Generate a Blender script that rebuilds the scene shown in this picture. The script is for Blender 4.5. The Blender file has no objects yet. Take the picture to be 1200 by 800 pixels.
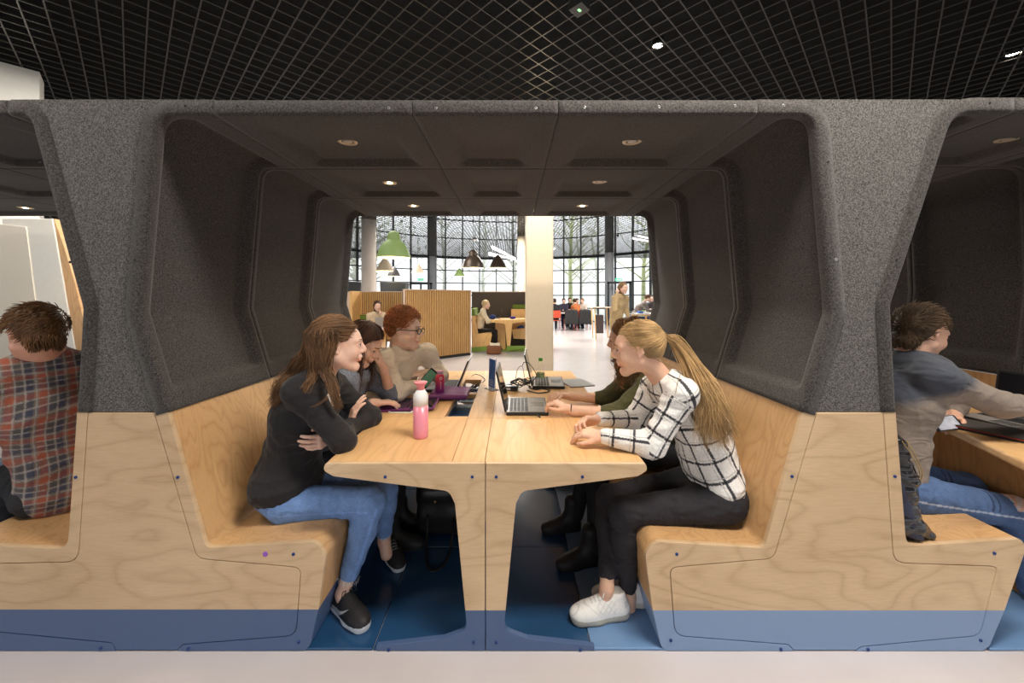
WORLD_STRENGTH = 1.3
import bpy, bmesh, math, random
import numpy as np
from mathutils import Vector, Matrix
random.seed(7); RNG = np.random.RandomState(7)
SC = bpy.context.scene; COL = SC.collection
D = 1.565; S = 285.0; FL = 446.0; EYE = 1.456; XC = -0.109
PI = math.pi
def W(px, py, Y): return Vector(((px-600)*Y/FL, Y, EYE+(348-py)*Y/FL))
def FX(px): return (px-600)/S
def FZ(py): return (763-py)/S
def PT(px, py, z):            # photo pixel on the horizontal plane z
    Y = FL*(EYE-z)/(py-348.0); return Vector(((px-600)*Y/FL, Y, z))
# ------------------------------------------------------------ materials
MATS = {}
def nodes_of(name):
    m = bpy.data.materials.new(name); m.use_nodes = True
    nt = m.node_tree; b = nt.nodes['Principled BSDF']; return m, nt, b
def N(nt, typ, **kw):
    n = nt.nodes.new(typ)
    for k, v in kw.items():
        if k.startswith('i_'): n.inputs[k[2:].replace('_', ' ')].default_value = v
        else: setattr(n, k, v)
    return n
def L(nt, a, ao, b, bi): nt.links.new(a.outputs[ao], b.inputs[bi])
def c4(c): return (c[0], c[1], c[2], 1.0)
def srgb(r, g, b):
    f = lambda v: ((v/255+.055)/1.055)**2.4 if v > 10 else v/255/12.92
    return (f(r), f(g), f(b))
def mat(name, col, rough=.5, spec=.5, metal=0, noise=0, nscale=20, bump=0, bscale=200, coat=0, emit=None, estr=0, trans=0, alpha=1, sheen=0, stretch=None, ior=1.45):
    if name in MATS: return MATS[name]
    m, nt, b = nodes_of(name)
    b.inputs['Base Color'].default_value = c4(col); b.inputs['Roughness'].default_value = rough
    b.inputs['Metallic'].default_value = metal; b.inputs['Specular IOR Level'].default_value = spec
    b.inputs['Coat Weight'].default_value = coat; b.inputs['IOR'].default_value = ior
    b.inputs['Transmission Weight'].default_value = trans; b.inputs['Alpha'].default_value = alpha
    b.inputs['Sheen Weight'].default_value = sheen
    tc = N(nt, 'ShaderNodeTexCoord')
    src = (tc, 'Object')
    if stretch:
        mp = N(nt, 'ShaderNodeMapping'); mp.inputs['Scale'].default_value = stretch; L(nt, tc, 'Object', mp, 'Vector'); src = (mp, 'Vector')
    if noise:
        n = N(nt, 'ShaderNodeTexNoise', i_Scale=nscale, i_Detail=4.0); L(nt, src[0], src[1], n, 'Vector')
        r = N(nt, 'ShaderNodeValToRGB'); r.color_ramp.elements[0].position = .3; r.color_ramp.elements[1].position = .7
        r.color_ramp.elements[0].color = c4([v*(1-noise) for v in col]); r.color_ramp.elements[1].color = c4([min(1, v*(1+noise)) for v in col])
        L(nt, n, 'Fac', r, 'Fac'); L(nt, r, 'Color', b, 'Base Color')
    if bump:
        n2 = N(nt, 'ShaderNodeTexNoise', i_Scale=bscale, i_Detail=3.0); L(nt, src[0], src[1], n2, 'Vector')
        bp = N(nt, 'ShaderNodeBump', i_Strength=bump, i_Distance=.004); L(nt, n2, 'Fac', bp, 'Height'); L(nt, bp, 'Normal', b, 'Normal')
    if emit: b.inputs['Emission Color'].default_value = c4(emit); b.inputs['Emission Strength'].default_value = estr
    MATS[name] = m; return m
def wood(name, col, dark, band=None, scale=1.35, rough=.38, axis='xz', streak=.36):
    """birch plywood: flat-sawn figure from stretched, distorted noise; band = (z, paint colour) painted foot"""
    if name in MATS: return MATS[name]
    m, nt, b = nodes_of(name); tc = N(nt, 'ShaderNodeTexCoord')
    mp = N(nt, 'ShaderNodeMapping')
    mp.inputs['Scale'].default_value = {'xz': (1.0, 1, 2.6), 'y': (5, .9, 5), 'z': (5, 5, .8)}[axis]
    L(nt, tc, 'Object', mp, 'Vector')
    n = N(nt, 'ShaderNodeTexNoise', i_Scale=1.1*scale, i_Detail=1.5, i_Distortion=.35); L(nt, mp, 'Vector', n, 'Vector')
    mul = N(nt, 'ShaderNodeMath', operation='MULTIPLY'); mul.inputs[1].default_value = 22; L(nt, n, 'Fac', mul, 0)
    fr = N(nt, 'ShaderNodeMath', operation='PINGPONG'); fr.inputs[1].default_value = 1.0; L(nt, mul, 0, fr, 0)
    pw = N(nt, 'ShaderNodeMath', operation='POWER'); pw.inputs[1].default_value = 3.0; L(nt, fr, 0, pw, 0)
    n2 = N(nt, 'ShaderNodeTexNoise', i_Scale=40.0, i_Detail=4.0); mp2 = N(nt, 'ShaderNodeMapping')
    mp2.inputs['Scale'].default_value = {'xz': (.5, 1, 5), 'y': (4, .15, 4), 'z': (4, 4, .2)}[axis]
    L(nt, tc, 'Object', mp2, 'Vector'); L(nt, mp2, 'Vector', n2, 'Vector')
    n3 = N(nt, 'ShaderNodeTexNoise', i_Scale=2.2, i_Detail=1.0); L(nt, tc, 'Object', n3, 'Vector')
    a1 = N(nt, 'ShaderNodeMath', operation='MULTIPLY'); a1.inputs[1].default_value = .30*streak/.5; L(nt, pw, 0, a1, 0)
    a2 = N(nt, 'ShaderNodeMath', operation='MULTIPLY_ADD'); a2.inputs[1].default_value = .34; L(nt, n2, 'Fac', a2, 0); L(nt, a1, 0, a2, 2)
    a3 = N(nt, 'ShaderNodeMath', operation='MULTIPLY_ADD'); a3.inputs[1].default_value = .5; L(nt, n3, 'Fac', a3, 0); L(nt, a2, 0, a3, 2)
    r = N(nt, 'ShaderNodeValToRGB'); r.color_ramp.elements[0].position = .27; r.color_ramp.elements[1].position = .92
    r.color_ramp.elements[0].color = c4(col); r.color_ramp.elements[1].color = c4(dark)
    L(nt, a3, 0, r, 'Fac'); out = (r, 'Color')
    b.inputs['Roughness'].default_value = rough
    if band:
        sp = N(nt, 'ShaderNodeSeparateXYZ'); L(nt, tc, 'Object', sp, 'Vector')
        lt = N(nt, 'ShaderNodeMath', operation='LESS_THAN'); lt.inputs[1].default_value = band[0]; L(nt, sp, 'Z', lt, 0)
        mx = N(nt, 'ShaderNodeMix', data_type='RGBA'); L(nt, lt, 0, mx, 'Factor'); L(nt, r, 'Color', mx, 6); mx.inputs[7].default_value = c4(band[1])
        out = (mx, 2)
    nt.links.new(out[0].outputs[out[1]], b.inputs['Base Color'])
    bp = N(nt, 'ShaderNodeBump', i_Strength=.05, i_Distance=.002); L(nt, n2, 'Fac', bp, 'Height'); L(nt, bp, 'Normal', b, 'Normal')
    MATS[name] = m; return m
def felt_mat(name, col, var=.75, bump=.6, scale=260):
    if name in MATS: return MATS[name]
    m, nt, b = nodes_of(name); tc = N(nt, 'ShaderNodeTexCoord')
    n = N(nt, 'ShaderNodeTexNoise', i_Scale=float(scale), i_Detail=3.0, i_Roughness=.7); L(nt, tc, 'Object', n, 'Vector')
    r = N(nt, 'ShaderNodeValToRGB'); e = r.color_ramp.elements
    e[0].position = .36; e[1].position = .68; e[0].color = c4([v*(1-var) for v in col]); e[1].color = c4([v*(1+var*1.5) for v in col])
    L(nt, n, 'Fac', r, 'Fac'); L(nt, r, 'Color', b, 'Base Color')
    b.inputs['Roughness'].default_value = .95; b.inputs['Specular IOR Level'].default_value = .15; b.inputs['Sheen Weight'].default_value = .15
    bp = N(nt, 'ShaderNodeBump', i_Strength=bump, i_Distance=.003); L(nt, n, 'Fac', bp, 'Height'); L(nt, bp, 'Normal', b, 'Normal')
    MATS[name] = m; return m
def vcol_mat(name, rough=.8, bump=.25, bscale=350, spec=.3, noise=.12, nscale=90, sheen=.0, sss=0, stretch=None, wr=0):
    """colour from the per-vertex cloth/skin colour attribute 'Col'"""
    if name in MATS: return MATS[name]
    m, nt, b = nodes_of(name); at = N(nt, 'ShaderNodeAttribute', attribute_name='Col'); tc = N(nt, 'ShaderNodeTexCoord')
    src = (tc, 'Object')
    if stretch:
        mp = N(nt, 'ShaderNodeMapping'); mp.inputs['Scale'].default_value = stretch; L(nt, tc, 'Object', mp, 'Vector'); src = (mp, 'Vector')
    n = N(nt, 'ShaderNodeTexNoise', i_Scale=float(nscale), i_Detail=3.0); L(nt, src[0], src[1], n, 'Vector')
    ma = N(nt, 'ShaderNodeMapRange'); ma.inputs[1].default_value = .3; ma.inputs[2].default_value = .7; ma.inputs[3].default_value = 1-noise; ma.inputs[4].default_value = 1+noise; L(nt, n, 'Fac', ma, 0)
    vm = N(nt, 'ShaderNodeVectorMath', operation='SCALE'); L(nt, at, 'Color', vm, 0); L(nt, ma, 0, vm, 'Scale'); nt.links.new(vm.outputs[0], b.inputs['Base Color'])
    b.inputs['Roughness'].default_value = rough; b.inputs['Specular IOR Level'].default_value = spec; b.inputs['Sheen Weight'].default_value = sheen
    if sss:
        b.inputs['Subsurface Weight'].default_value = sss; b.inputs['Subsurface Scale'].default_value = .006; b.inputs['Subsurface Radius'].default_value = (1, .35, .2)
    n2 = N(nt, 'ShaderNodeTexNoise', i_Scale=float(bscale), i_Detail=3.0); L(nt, src[0], src[1], n2, 'Vector')
    bp = N(nt, 'ShaderNodeBump', i_Strength=bump, i_Distance=.002); L(nt, n2, 'Fac', bp, 'Height'); L(nt, bp, 'Normal', b, 'Normal')
    if wr:
        mp = N(nt, 'ShaderNodeMapping'); mp.inputs['Scale'].default_value = (1.0, .7, 1.9); mp.inputs['Rotation'].default_value = (.2, .55, .3); L(nt, tc, 'Object', mp, 'Vector')
        n3 = N(nt, 'ShaderNodeTexNoise', i_Scale=11.0, i_Detail=1.0, i_Distortion=.7); L(nt, mp, 'Vector', n3, 'Vector')
        b2 = N(nt, 'ShaderNodeBump', i_Strength=wr, i_Distance=.03); L(nt, n3, 'Fac', b2, 'Height'); L(nt, b2, 'Normal', bp, 'Normal')
    MATS[name] = m; return m
# ------------------------------------------------------------ objects
def tag(o, label=None, cat=None, group=None, kind=None):
    if label: o['label'] = label
    if cat: o['category'] = cat
    if group: o['group'] = group
    if kind: o['kind'] = kind
    return o
def thing(name, base, label, cat, group=None, kind=None):
    o = bpy.data.objects.new(name, None); COL.objects.link(o); o.location = base; o.empty_display_size = .05
    return tag(o, label, cat, group, kind)
def put(name, me, m, parent=None, smooth=False, base=None):
    """link a mesh whose vertices are in room coordinates; a part keeps them through its parent inverse"""
    o = bpy.data.objects.new(name, me); COL.objects.link(o)
    for x in (m if isinstance(m, (list, tuple)) else [m]):
        me.materials.append(x)
    if parent is not None:
        o.parent = parent
        if parent.parent is None: o.matrix_parent_inverse = Matrix.Translation(-parent.location)
    if smooth:
        me.polygons.foreach_set('use_smooth', [True]*len(me.polygons))
    return o
class MB:
    """collects shapes into ONE mesh"""
    def __init__(s): s.v = []; s.f = []; s.sm = []; s.mi = []; s.cur = 0
    def add(s, vs, fs, smooth=False):
        n = len(s.v); s.v += [tuple(v) for v in vs]; s.f += [tuple(i+n for i in f) for f in fs]; s.sm += [smooth]*len(fs); s.mi += [s.cur]*len(fs)
        return s
    def box(s, a, b, M=None):
        x0, y0, z0 = a; x1, y1, z1 = b
        vs = [Vector(p) for p in ((x0,y0,z0),(x1,y0,z0),(x1,y1,z0),(x0,y1,z0),(x0,y0,z1),(x1,y0,z1),(x1,y1,z1),(x0,y1,z1))]
        if M is not None: vs = [M @ v for v in vs]
        return s.add(vs, [(0,3,2,1),(4,5,6,7),(0,1,5,4),(1,2,6,5),(2,3,7,6),(3,0,4,7)])
    def rbox(s, a, b, r=.01, M=None, n=3, axis=2):
        """box with the four edges along axis rounded"""
        o = [i for i in range(3) if i != axis]
        p = rrect(a[o[0]], a[o[1]], b[o[0]], b[o[1]], r, n)
        def mk(q, h):
            v = [0, 0, 0]; v[o[0]] = q[0]; v[o[1]] = q[1]; v[axis] = h; v = Vector(v); return M @ v if M is not None else v
        vs = [mk(q, a[axis]) for q in p]+[mk(q, b[axis]) for q in p]; k = len(p)
        s.add(vs, [tuple(range(k))[::-1], tuple(range(k, 2*k))]+[(i, (i+1) % k, k+(i+1) % k, k+i) for i in range(k)]); return s
    def prism(s, poly, y0, y1, bev=0):
        """poly in x,z extruded along y (front at y0), optional small bevel on the front edge"""
        k = len(poly); vs = []; fs = []
        rings = [(y0+bev, 0)] if bev else [(y0, 0)]
        if bev:
            ins = inset(poly, bev); vs += [(p[0], y0, p[1]) for p in ins]
        else: vs += [(p[0], y0, p[1]) for p in poly]
        fs.append(tuple(range(k)))
        if bev:
            vs += [(p[0], y0+bev, p[1]) for p in poly]; fs += [(i, i+k, (i+1) % k+k, (i+1) % k) for i in range(k)]
        n = len(vs)-k
        vs += [(p[0], y1, p[1]) for p in poly]; fs += [(n+i, n+k+i, n+k+(i+1) % k, n+(i+1) % k) for i in range(k)]
        fs.append(tuple(range(n+k, n+2*k))[::-1]); return s.add(vs, fs)
    def prismz(s, poly, z0, z1):
        k = len(poly); vs = [(p[0], p[1], z0) for p in poly]+[(p[0], p[1], z1) for p in poly]
        return s.add(vs, [tuple(range(k))[::-1], tuple(range(k, 2*k))]+[(i, (i+1) % k, k+(i+1) % k, k+i) for i in range(k)])
    def tube(s, pts, r, n=8, cap=True, flat=None):
        pts = [Vector(p) for p in pts]; m = len(pts); rs = r if isinstance(r, (list, tuple)) else [r]*m
        up = Vector((0, 0, 1)); vs = []; prev = None
        for i, p in enumerate(pts):
            d = (pts[min(i+1, m-1)]-pts[max(i-1, 0)]).normalized()
            if prev is None:
                a = d.cross(up)
                if a.length < .05: a = d.cross(Vector((1, 0, 0)))
            else: a = prev-d*prev.dot(d)
            a.normalize(); prev = a; c = d.cross(a)
            for j in range(n):
                t = 2*PI*j/n; vs.append(p+a*math.cos(t)*rs[i]+c*math.sin(t)*rs[i]*(flat or 1))
        fs = [(i*n+j, i*n+(j+1) % n, (i+1)*n+(j+1) % n, (i+1)*n+j) for i in range(m-1) for j in range(n)]
        if cap: fs += [tuple(range(n))[::-1], tuple(range((m-1)*n, m*n))]
        return s.add(vs, fs, True)
    def lathe(s, prof, c=(0, 0, 0), n=32, M=None, cap=True):
        vs = []; c = Vector(c)
        for r, z in prof:
            for j in range(n):
                t = 2*PI*j/n; v = Vector((r*math.cos(t), r*math.sin(t), z)); vs.append((M @ v if M is not None else v)+c)
        m = len(prof); fs = [(i*n+j, i*n+(j+1) % n, (i+1)*n+(j+1) % n, (i+1)*n+j) for i in range(m-1) for j in range(n)]
        if cap: fs += [tuple(range(n))[::-1], tuple(range((m-1)*n, m*n))]
        return s.add(vs, fs, True)
    def ell(s, c, r, M=None, n=14):
        vs = []; c = Vector(c); m = n//2
        for i in range(m+1):
            a = PI*i/m
            for j in range(n):
                t = 2*PI*j/n; v = Vector((r[0]*math.sin(a)*math.cos(t), r[1]*math.sin(a)*math.sin(t), r[2]*math.cos(a))); vs.append((M @ v if M is not None else v)+c)
        return s.add(vs, [(i*n+j, (i+1)*n+j, (i+1)*n+(j+1) % n, i*n+(j+1) % n) for i in range(m) for j in range(n)], True)
    def mesh(s, name):
        me = bpy.data.meshes.new(name); me.from_pydata([tuple(v) for v in s.v], [], s.f)
        me.polygons.foreach_set('use_smooth', s.sm); me.polygons.foreach_set('material_index', s.mi); me.update(); return me
    def build(s, name, m, parent=None, bevel=0, seg=2):
        o = put(name, s.mesh(name), m, parent)
        if bevel:
            b = o.modifiers.new('bevel', 'BEVEL'); b.width = bevel; b.segments = seg; b.limit_method = 'ANGLE'; b.angle_limit = math.radians(40)
        return o
def solo(name, mb, m, label, cat, group=None, kind=None, bevel=0, base=None):
    """a thing that is one mesh: origin moved to its base"""
    o = mb.build(name, m, None, bevel)
    return tag(o, label, cat, group, kind)
def struct(name, mb, m, bevel=0, parent=None):
    o = mb.build(name, m, parent, bevel); o['kind'] = 'structure'; return o
def inset(poly, d):
    out = []; k = len(poly)
    A = sum(poly[i][0]*poly[(i+1) % k][1]-poly[(i+1) % k][0]*poly[i][1] for i in range(k)); sg = 1 if A > 0 else -1
    for i in range(k):
        p0 = Vector(poly[i-1]); p = Vector(poly[i]); p1 = Vector(poly[(i+1) % k])
        e0 = (p-p0); e1 = (p1-p)
        if e0.length < 1e-7 or e1.length < 1e-7: out.append(tuple(p)); continue
        e0.normalize(); e1.normalize(); n0 = Vector((-e0.y, e0.x))*sg; n1 = Vector((-e1.y, e1.x))*sg
        b = n0+n1
        if b.length < 1e-6: out.append(tuple(p)); continue
        b.normalize(); c = max(.4, b.dot(n0)); q = p+b*(d/c); out.append((q.x, q.y))
    return out
def rpoly(pts, n=6):
    """pts = (x, z[, radius]) -> polygon with rounded corners"""
    out = []; k = len(pts)
    for i in range(k):
        p = Vector(pts[i][:2]); r = pts[i][2] if len(pts[i]) > 2 else 0
        if not r: out.append((p.x, p.y)); continue
        a = (Vector(pts[i-1][:2])-p); b = (Vector(pts[(i+1) % k][:2])-p); la, lb = a.length, b.length; a.normalize(); b.normalize()
        ang = a.angle(b); t = min(r/math.tan(ang/2), la*.49, lb*.49)
        A = p+a*t; B = p+b*t
        for j in range(n+1):
            u = j/n; q = A*(1-u)**2+p*2*u*(1-u)+B*u*u; out.append((q.x, q.y))
    return out
def rrect(x0, y0, x1, y1, r, n=4): return rpoly([(x0, y0, r), (x1, y0, r), (x1, y1, r), (x0, y1, r)], n)
def fpoly(pts, n=6): return rpoly([(FX(p[0]), FZ(p[1]))+((p[2]/S,) if len(p) > 2 else ()) for p in pts], n)
def open_round(pts, n=8):
    out = []
    for i, p in enumerate(pts):
        if len(p) < 3 or i in (0, len(pts)-1): out.append(Vector(p[:2])); continue
        P = Vector(p[:2]); a = Vector(pts[i-1][:2])-P; b = Vector(pts[i+1][:2])-P; la, lb = a.length, b.length; a.normalize(); b.normalize()
        t = min(p[2]/math.tan(a.angle(b)/2), la*.49, lb*.49)
        for j in range(n+1):
            u = j/n; out.append((P+a*t)*(1-u)**2+P*2*u*(1-u)+(P+b*t)*u*u)
    return out
def resample(pts, step):
    L_ = [0]
    for i in range(1, len(pts)): L_.append(L_[-1]+(pts[i]-pts[i-1]).length)
    n = max(2, int(round(L_[-1]/step))+1); out = []; j = 0
    for k in range(n):
        s = L_[-1]*k/(n-1)
        while j < len(pts)-2 and L_[j+1] < s: j += 1
        u = (s-L_[j])/max(1e-9, L_[j+1]-L_[j]); out.append(pts[j].lerp(pts[j+1], min(1, u)))
    return out, L_[-1]

def dup(root, delta=(0, 0, 0), rotz=0, label=None, group=None):
    r = root.copy(); COL.objects.link(r); r.location = Vector(root.location)+Vector(delta); r.rotation_euler = (0, 0, rotz)
    if label: r['label'] = label
    if group: r['group'] = group
    for ch in list(root.children):
        c = ch.copy(); COL.objects.link(c); c.parent = r
        for g in list(ch.children):
            d = g.copy(); COL.objects.link(d); d.parent = c
    return r
# ============================================================ camera, light
cam = bpy.data.cameras.new('camera'); co = bpy.data.objects.new('camera', cam); COL.objects.link(co)
co.location = (0, 0, EYE); co.rotation_euler = (PI/2, 0, 0); cam.sensor_width = 36; cam.lens = 36*FL/1200; cam.shift_y = -52/1200
cam.clip_start = .05; cam.clip_end = 300; SC.camera = co
vs_ = SC.view_settings; vs_.view_transform = 'Standard'; vs_.look = 'None'; vs_.gamma = 1; vs_.exposure = 0.0; vs_.use_curve_mapping = False
wd = bpy.data.worlds.new('world'); SC.world = wd; wd.use_nodes = True; nt = wd.node_tree; bg = nt.nodes['Background']
tc = N(nt, 'ShaderNodeTexCoord'); sp = N(nt, 'ShaderNodeSeparateXYZ'); L(nt, tc, 'Generated', sp, 'Vector')
rr = N(nt, 'ShaderNodeValToRGB'); e = rr.color_ramp.elements; e[0].position = .42; e[0].color = (.30, .31, .27, 1); e[1].position = .56; e[1].color = (.93, .96, 1, 1)
mr = N(nt, 'ShaderNodeMapRange'); mr.inputs[1].default_value = -1; mr.inputs[2].default_value = 1; L(nt, sp, 'Z', mr, 0); L(nt, mr, 0, rr, 'Fac')
L(nt, rr, 'Color', bg, 'Color'); bg.inputs['Strength'].default_value = WORLD_STRENGTH
def area(name, loc, size, energy, col, rot=(0, 0, 0), sy=None, spread=None):
    l = bpy.data.lights.new(name, 'AREA'); l.energy = energy; l.color = col; l.size = size
    if sy: l.shape = 'RECTANGLE'; l.size_y = sy
    if spread: l.spread = spread
    o = bpy.data.objects.new(name, l); COL.objects.link(o); o.location = loc; o.rotation_euler = rot; return o
def spot(name, loc, energy, col, ang=100, blend=.6, r=.03, rot=(0, 0, 0)):
    l = bpy.data.lights.new(name, 'SPOT'); l.energy = energy; l.color = col; l.spot_size = math.radians(ang); l.spot_blend = blend; l.shadow_soft_size = r
    o = bpy.data.objects.new(name, l); COL.objects.link(o); o.location = loc; o.rotation_euler = rot; return o
WARM = (1, .80, .56)
# ============================================================ materials
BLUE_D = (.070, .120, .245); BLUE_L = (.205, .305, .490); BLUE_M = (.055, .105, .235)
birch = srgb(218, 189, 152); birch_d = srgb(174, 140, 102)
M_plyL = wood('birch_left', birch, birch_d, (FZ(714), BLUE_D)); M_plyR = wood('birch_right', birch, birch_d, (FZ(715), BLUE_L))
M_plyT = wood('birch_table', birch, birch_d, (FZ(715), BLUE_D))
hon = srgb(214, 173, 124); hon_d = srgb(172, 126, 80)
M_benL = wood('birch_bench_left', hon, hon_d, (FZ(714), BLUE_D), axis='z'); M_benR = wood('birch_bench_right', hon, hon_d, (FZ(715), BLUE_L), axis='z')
M_top = wood('birch_top', srgb(226, 184, 130), srgb(190, 142, 90), None, axis='y', rough=.42)
M_edge = mat('ply_edge', srgb(214, 172, 118), .5, noise=.15, nscale=60, stretch=(1, 1, 20))
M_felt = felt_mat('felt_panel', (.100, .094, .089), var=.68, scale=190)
M_feltin = felt_mat('felt_shell_shaded', (.056, .051, .048), var=.66, scale=200)  # same felt, darkened to put the booth interior's shade into its colour
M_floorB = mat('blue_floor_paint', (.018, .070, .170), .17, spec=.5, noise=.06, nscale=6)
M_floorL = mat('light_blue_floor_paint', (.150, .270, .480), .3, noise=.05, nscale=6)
M_dark = mat('dark_gap', (.02, .02, .022), .8)
M_screwB = mat('blue_screw', (.02, .06, .22), .35, metal=.2)
M_screwM = mat('zinc_screw', (.5, .5, .5), .3, metal=1)
M_black = mat('black_grid', (.034, .028, .023), .28, spec=.7)
M_plenum = mat('plenum', (.0015, .0015, .0015), .95)
M_floor = mat('resin_floor', srgb(206, 199, 199), .22, spec=.5, noise=.035, nscale=3.5)
M_white = mat('white_paint', srgb(226, 223, 216), .5, noise=.02)
# ============================================================ shell of the hall
struct('floor', MB().box((-26, -9, -.1), (26, 24.5, 0)), M_floor)
HC = EYE+2.38
g = MB(); pitch = .15; th = .010; hh = .012
R45 = Matrix.Rotation(PI/4, 4, 'Z')
yc = 11.0; ext = 19.0
for fam in (0, 1):
    for k in range(-125, 126):
        o_ = k*pitch+.03
        # clip each blade to the hall rectangle |x|<16, -2.2<y<23.4
        d = Vector((math.cos(PI/4), math.sin(PI/4))) if fam == 0 else Vector((-math.cos(PI/4), math.sin(PI/4)))
        n_ = Vector((-d.y, d.x)); p0 = Vector((0, yc))+n_*o_
        t0, t1 = -60, 60
        for ax, lo, hi in ((0, -15.5, 15.5), (1, -1.0, 23.3)):
            if abs(d[ax]) > 1e-6:
                a, b = (lo-p0[ax])/d[ax], (hi-p0[ax])/d[ax]; t0 = max(t0, min(a, b)); t1 = min(t1, max(a, b))
        if t1-t0 < .1: continue
        a = p0+d*t0; b = p0+d*t1; q = n_*th/2
        vs = [(a.x-q.x, a.y-q.y), (b.x-q.x, b.y-q.y), (b.x+q.x, b.y+q.y), (a.x+q.x, a.y+q.y)]
        g.prismz(vs, HC+fam*.0005, HC+hh)
struct('ceiling', g, M_black)
struct('ceiling_slab', MB().box((-26, -9, 7.2), (26, 24.5, 7.4)), M_plenum)
struct('ceiling_plenum', MB().box((-15.9, -1.1, HC+.03), (-15.6, 24, 7.2)).box((15.6, -1.1, HC+.03), (15.9, 24, 7.2)).box((-15.9, -1.3, HC+.03), (15.9, -1.05, 7.2)), M_plenum)
struct('ceiling_front', MB().box((-26, -9, HC), (26, -1.0, HC+.06)), M_plenum)
# curved glass facade ------------------------------------------------
CF = (-.2, 14.4); RF = 9.2
M_mull = mat('mullion', (.035, .04, .045), .4, spec=.4)
M_glass = mat('facade_glass', (1, 1, 1), .0, trans=1, ior=1.02, spec=.1)
def arc(th_, r=RF): return Vector((CF[0]+r*math.sin(th_), CF[1]+r*math.cos(th_)))
NM = 13; dth = .1135; th0 = .03
fr = MB(); gl = MB()
zrows = [.05, .80, 1.56, 2.30, 3.06, 3.84, 5.0, 6.1, 7.2]
for k in range(-NM, NM+1):
    a = arc(th0+k*dth); r_ = Matrix.Translation((a.x, a.y, 0)) @ Matrix.Rotation(-(th0+k*dth), 4, 'Z')
    fr.box((-.028, -.08, 0), (.028, .08, 7.2), r_)
    if k < NM:
        b = arc(th0+(k+1)*dth); m = (a+b)/2; w = (b-a).length
        rr_ = Matrix.Translation((m.x, m.y, 0)) @ Matrix.Rotation(-(th0+(k+.5)*dth), 4, 'Z')
        for z in zrows:
            hz = .075 if abs(z-3.84) < .01 else .028
            fr.box((-w/2, -.05, z-hz), (w/2, .05, z+hz), rr_)
        gl.box((-w/2, -.006, .05), (w/2, .006, 7.2), rr_)
win = struct('window_1', fr, M_mull)
put('window_pane', gl.mesh('pane'), M_glass, win)['kind'] = 'structure'
for sx in (-1, 1):     # black plastered ends beyond the glass arc
    e_ = arc(th0+sx*NM*dth+(0 if sx < 0 else 0))
    struct('wall_'+('left' if sx < 0 else 'right'), MB().box((min(e_.x, sx*26), e_.y, 0), (max(e_.x, sx*26), e_.y+.2, 7.2)), M_white)
# columns ------------------------------------------------------------
M_cream = mat('cream_column', srgb(232, 216, 188), .5, noise=.02)
M_colw = mat('white_column', srgb(206, 198, 190), .45, noise=.02)
def column(px0, px1, Y, label, m, square=False, cap=False):
    a = W(px0, 300, Y); b = W(px1, 300, Y); c = (a+b)/2; r = (b-a).length/2; mb = MB()
    if square: mb.rbox((c.x-r, Y-r, 0), (c.x+r, Y+r, HC-.005), .02)
    else: mb.lathe([(r, 0), (r, HC+1.5)], (c.x, Y, 0), 36)
    o = struct('column', mb, m); o['label'] = label; return o
column(616, 647, 4.9, 'cream square column', M_cream, True)
column(424, 440.5, 11.8, 'round white column', M_colw)
column(606.3, 616, 15.0, 'pale column behind', M_cream)
for px in (507, 714):
    v = (px-600)/446; 
    Yc = 22.4 if px < 600 else 20.5
    mb = MB().lathe([(.24, 0), (.24, 7.2)], (v*Yc, Yc, 0), 24); struct('column', mb, mat('grey_column', (.45, .48, .52), .4))
# white core box at 45 degrees on the left ------------------------------
def quad_wall(name, p, q, z0, z1, t, m):
    p = Vector(p); q = Vector(q); d = (q-p).normalized(); n = Vector((-d.y, d.x))*t
    return struct(name, MB().prismz([tuple(p), tuple(q), tuple(q+n), tuple(p+n)], z0, z1), m)
quad_wall('wall_core', (-5.2, 4.23), (-7.0, 2.43), 0, HC-.005, .3, M_white)
# outside: pale ground, trees paled as if overexposed --------------------------------------
M_ext = mat('pale_ground', (.62, .63, .58), .9); struct('ground', MB().box((-60, 24.6, -.15), (60, 110, -.05)), M_ext)
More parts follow.
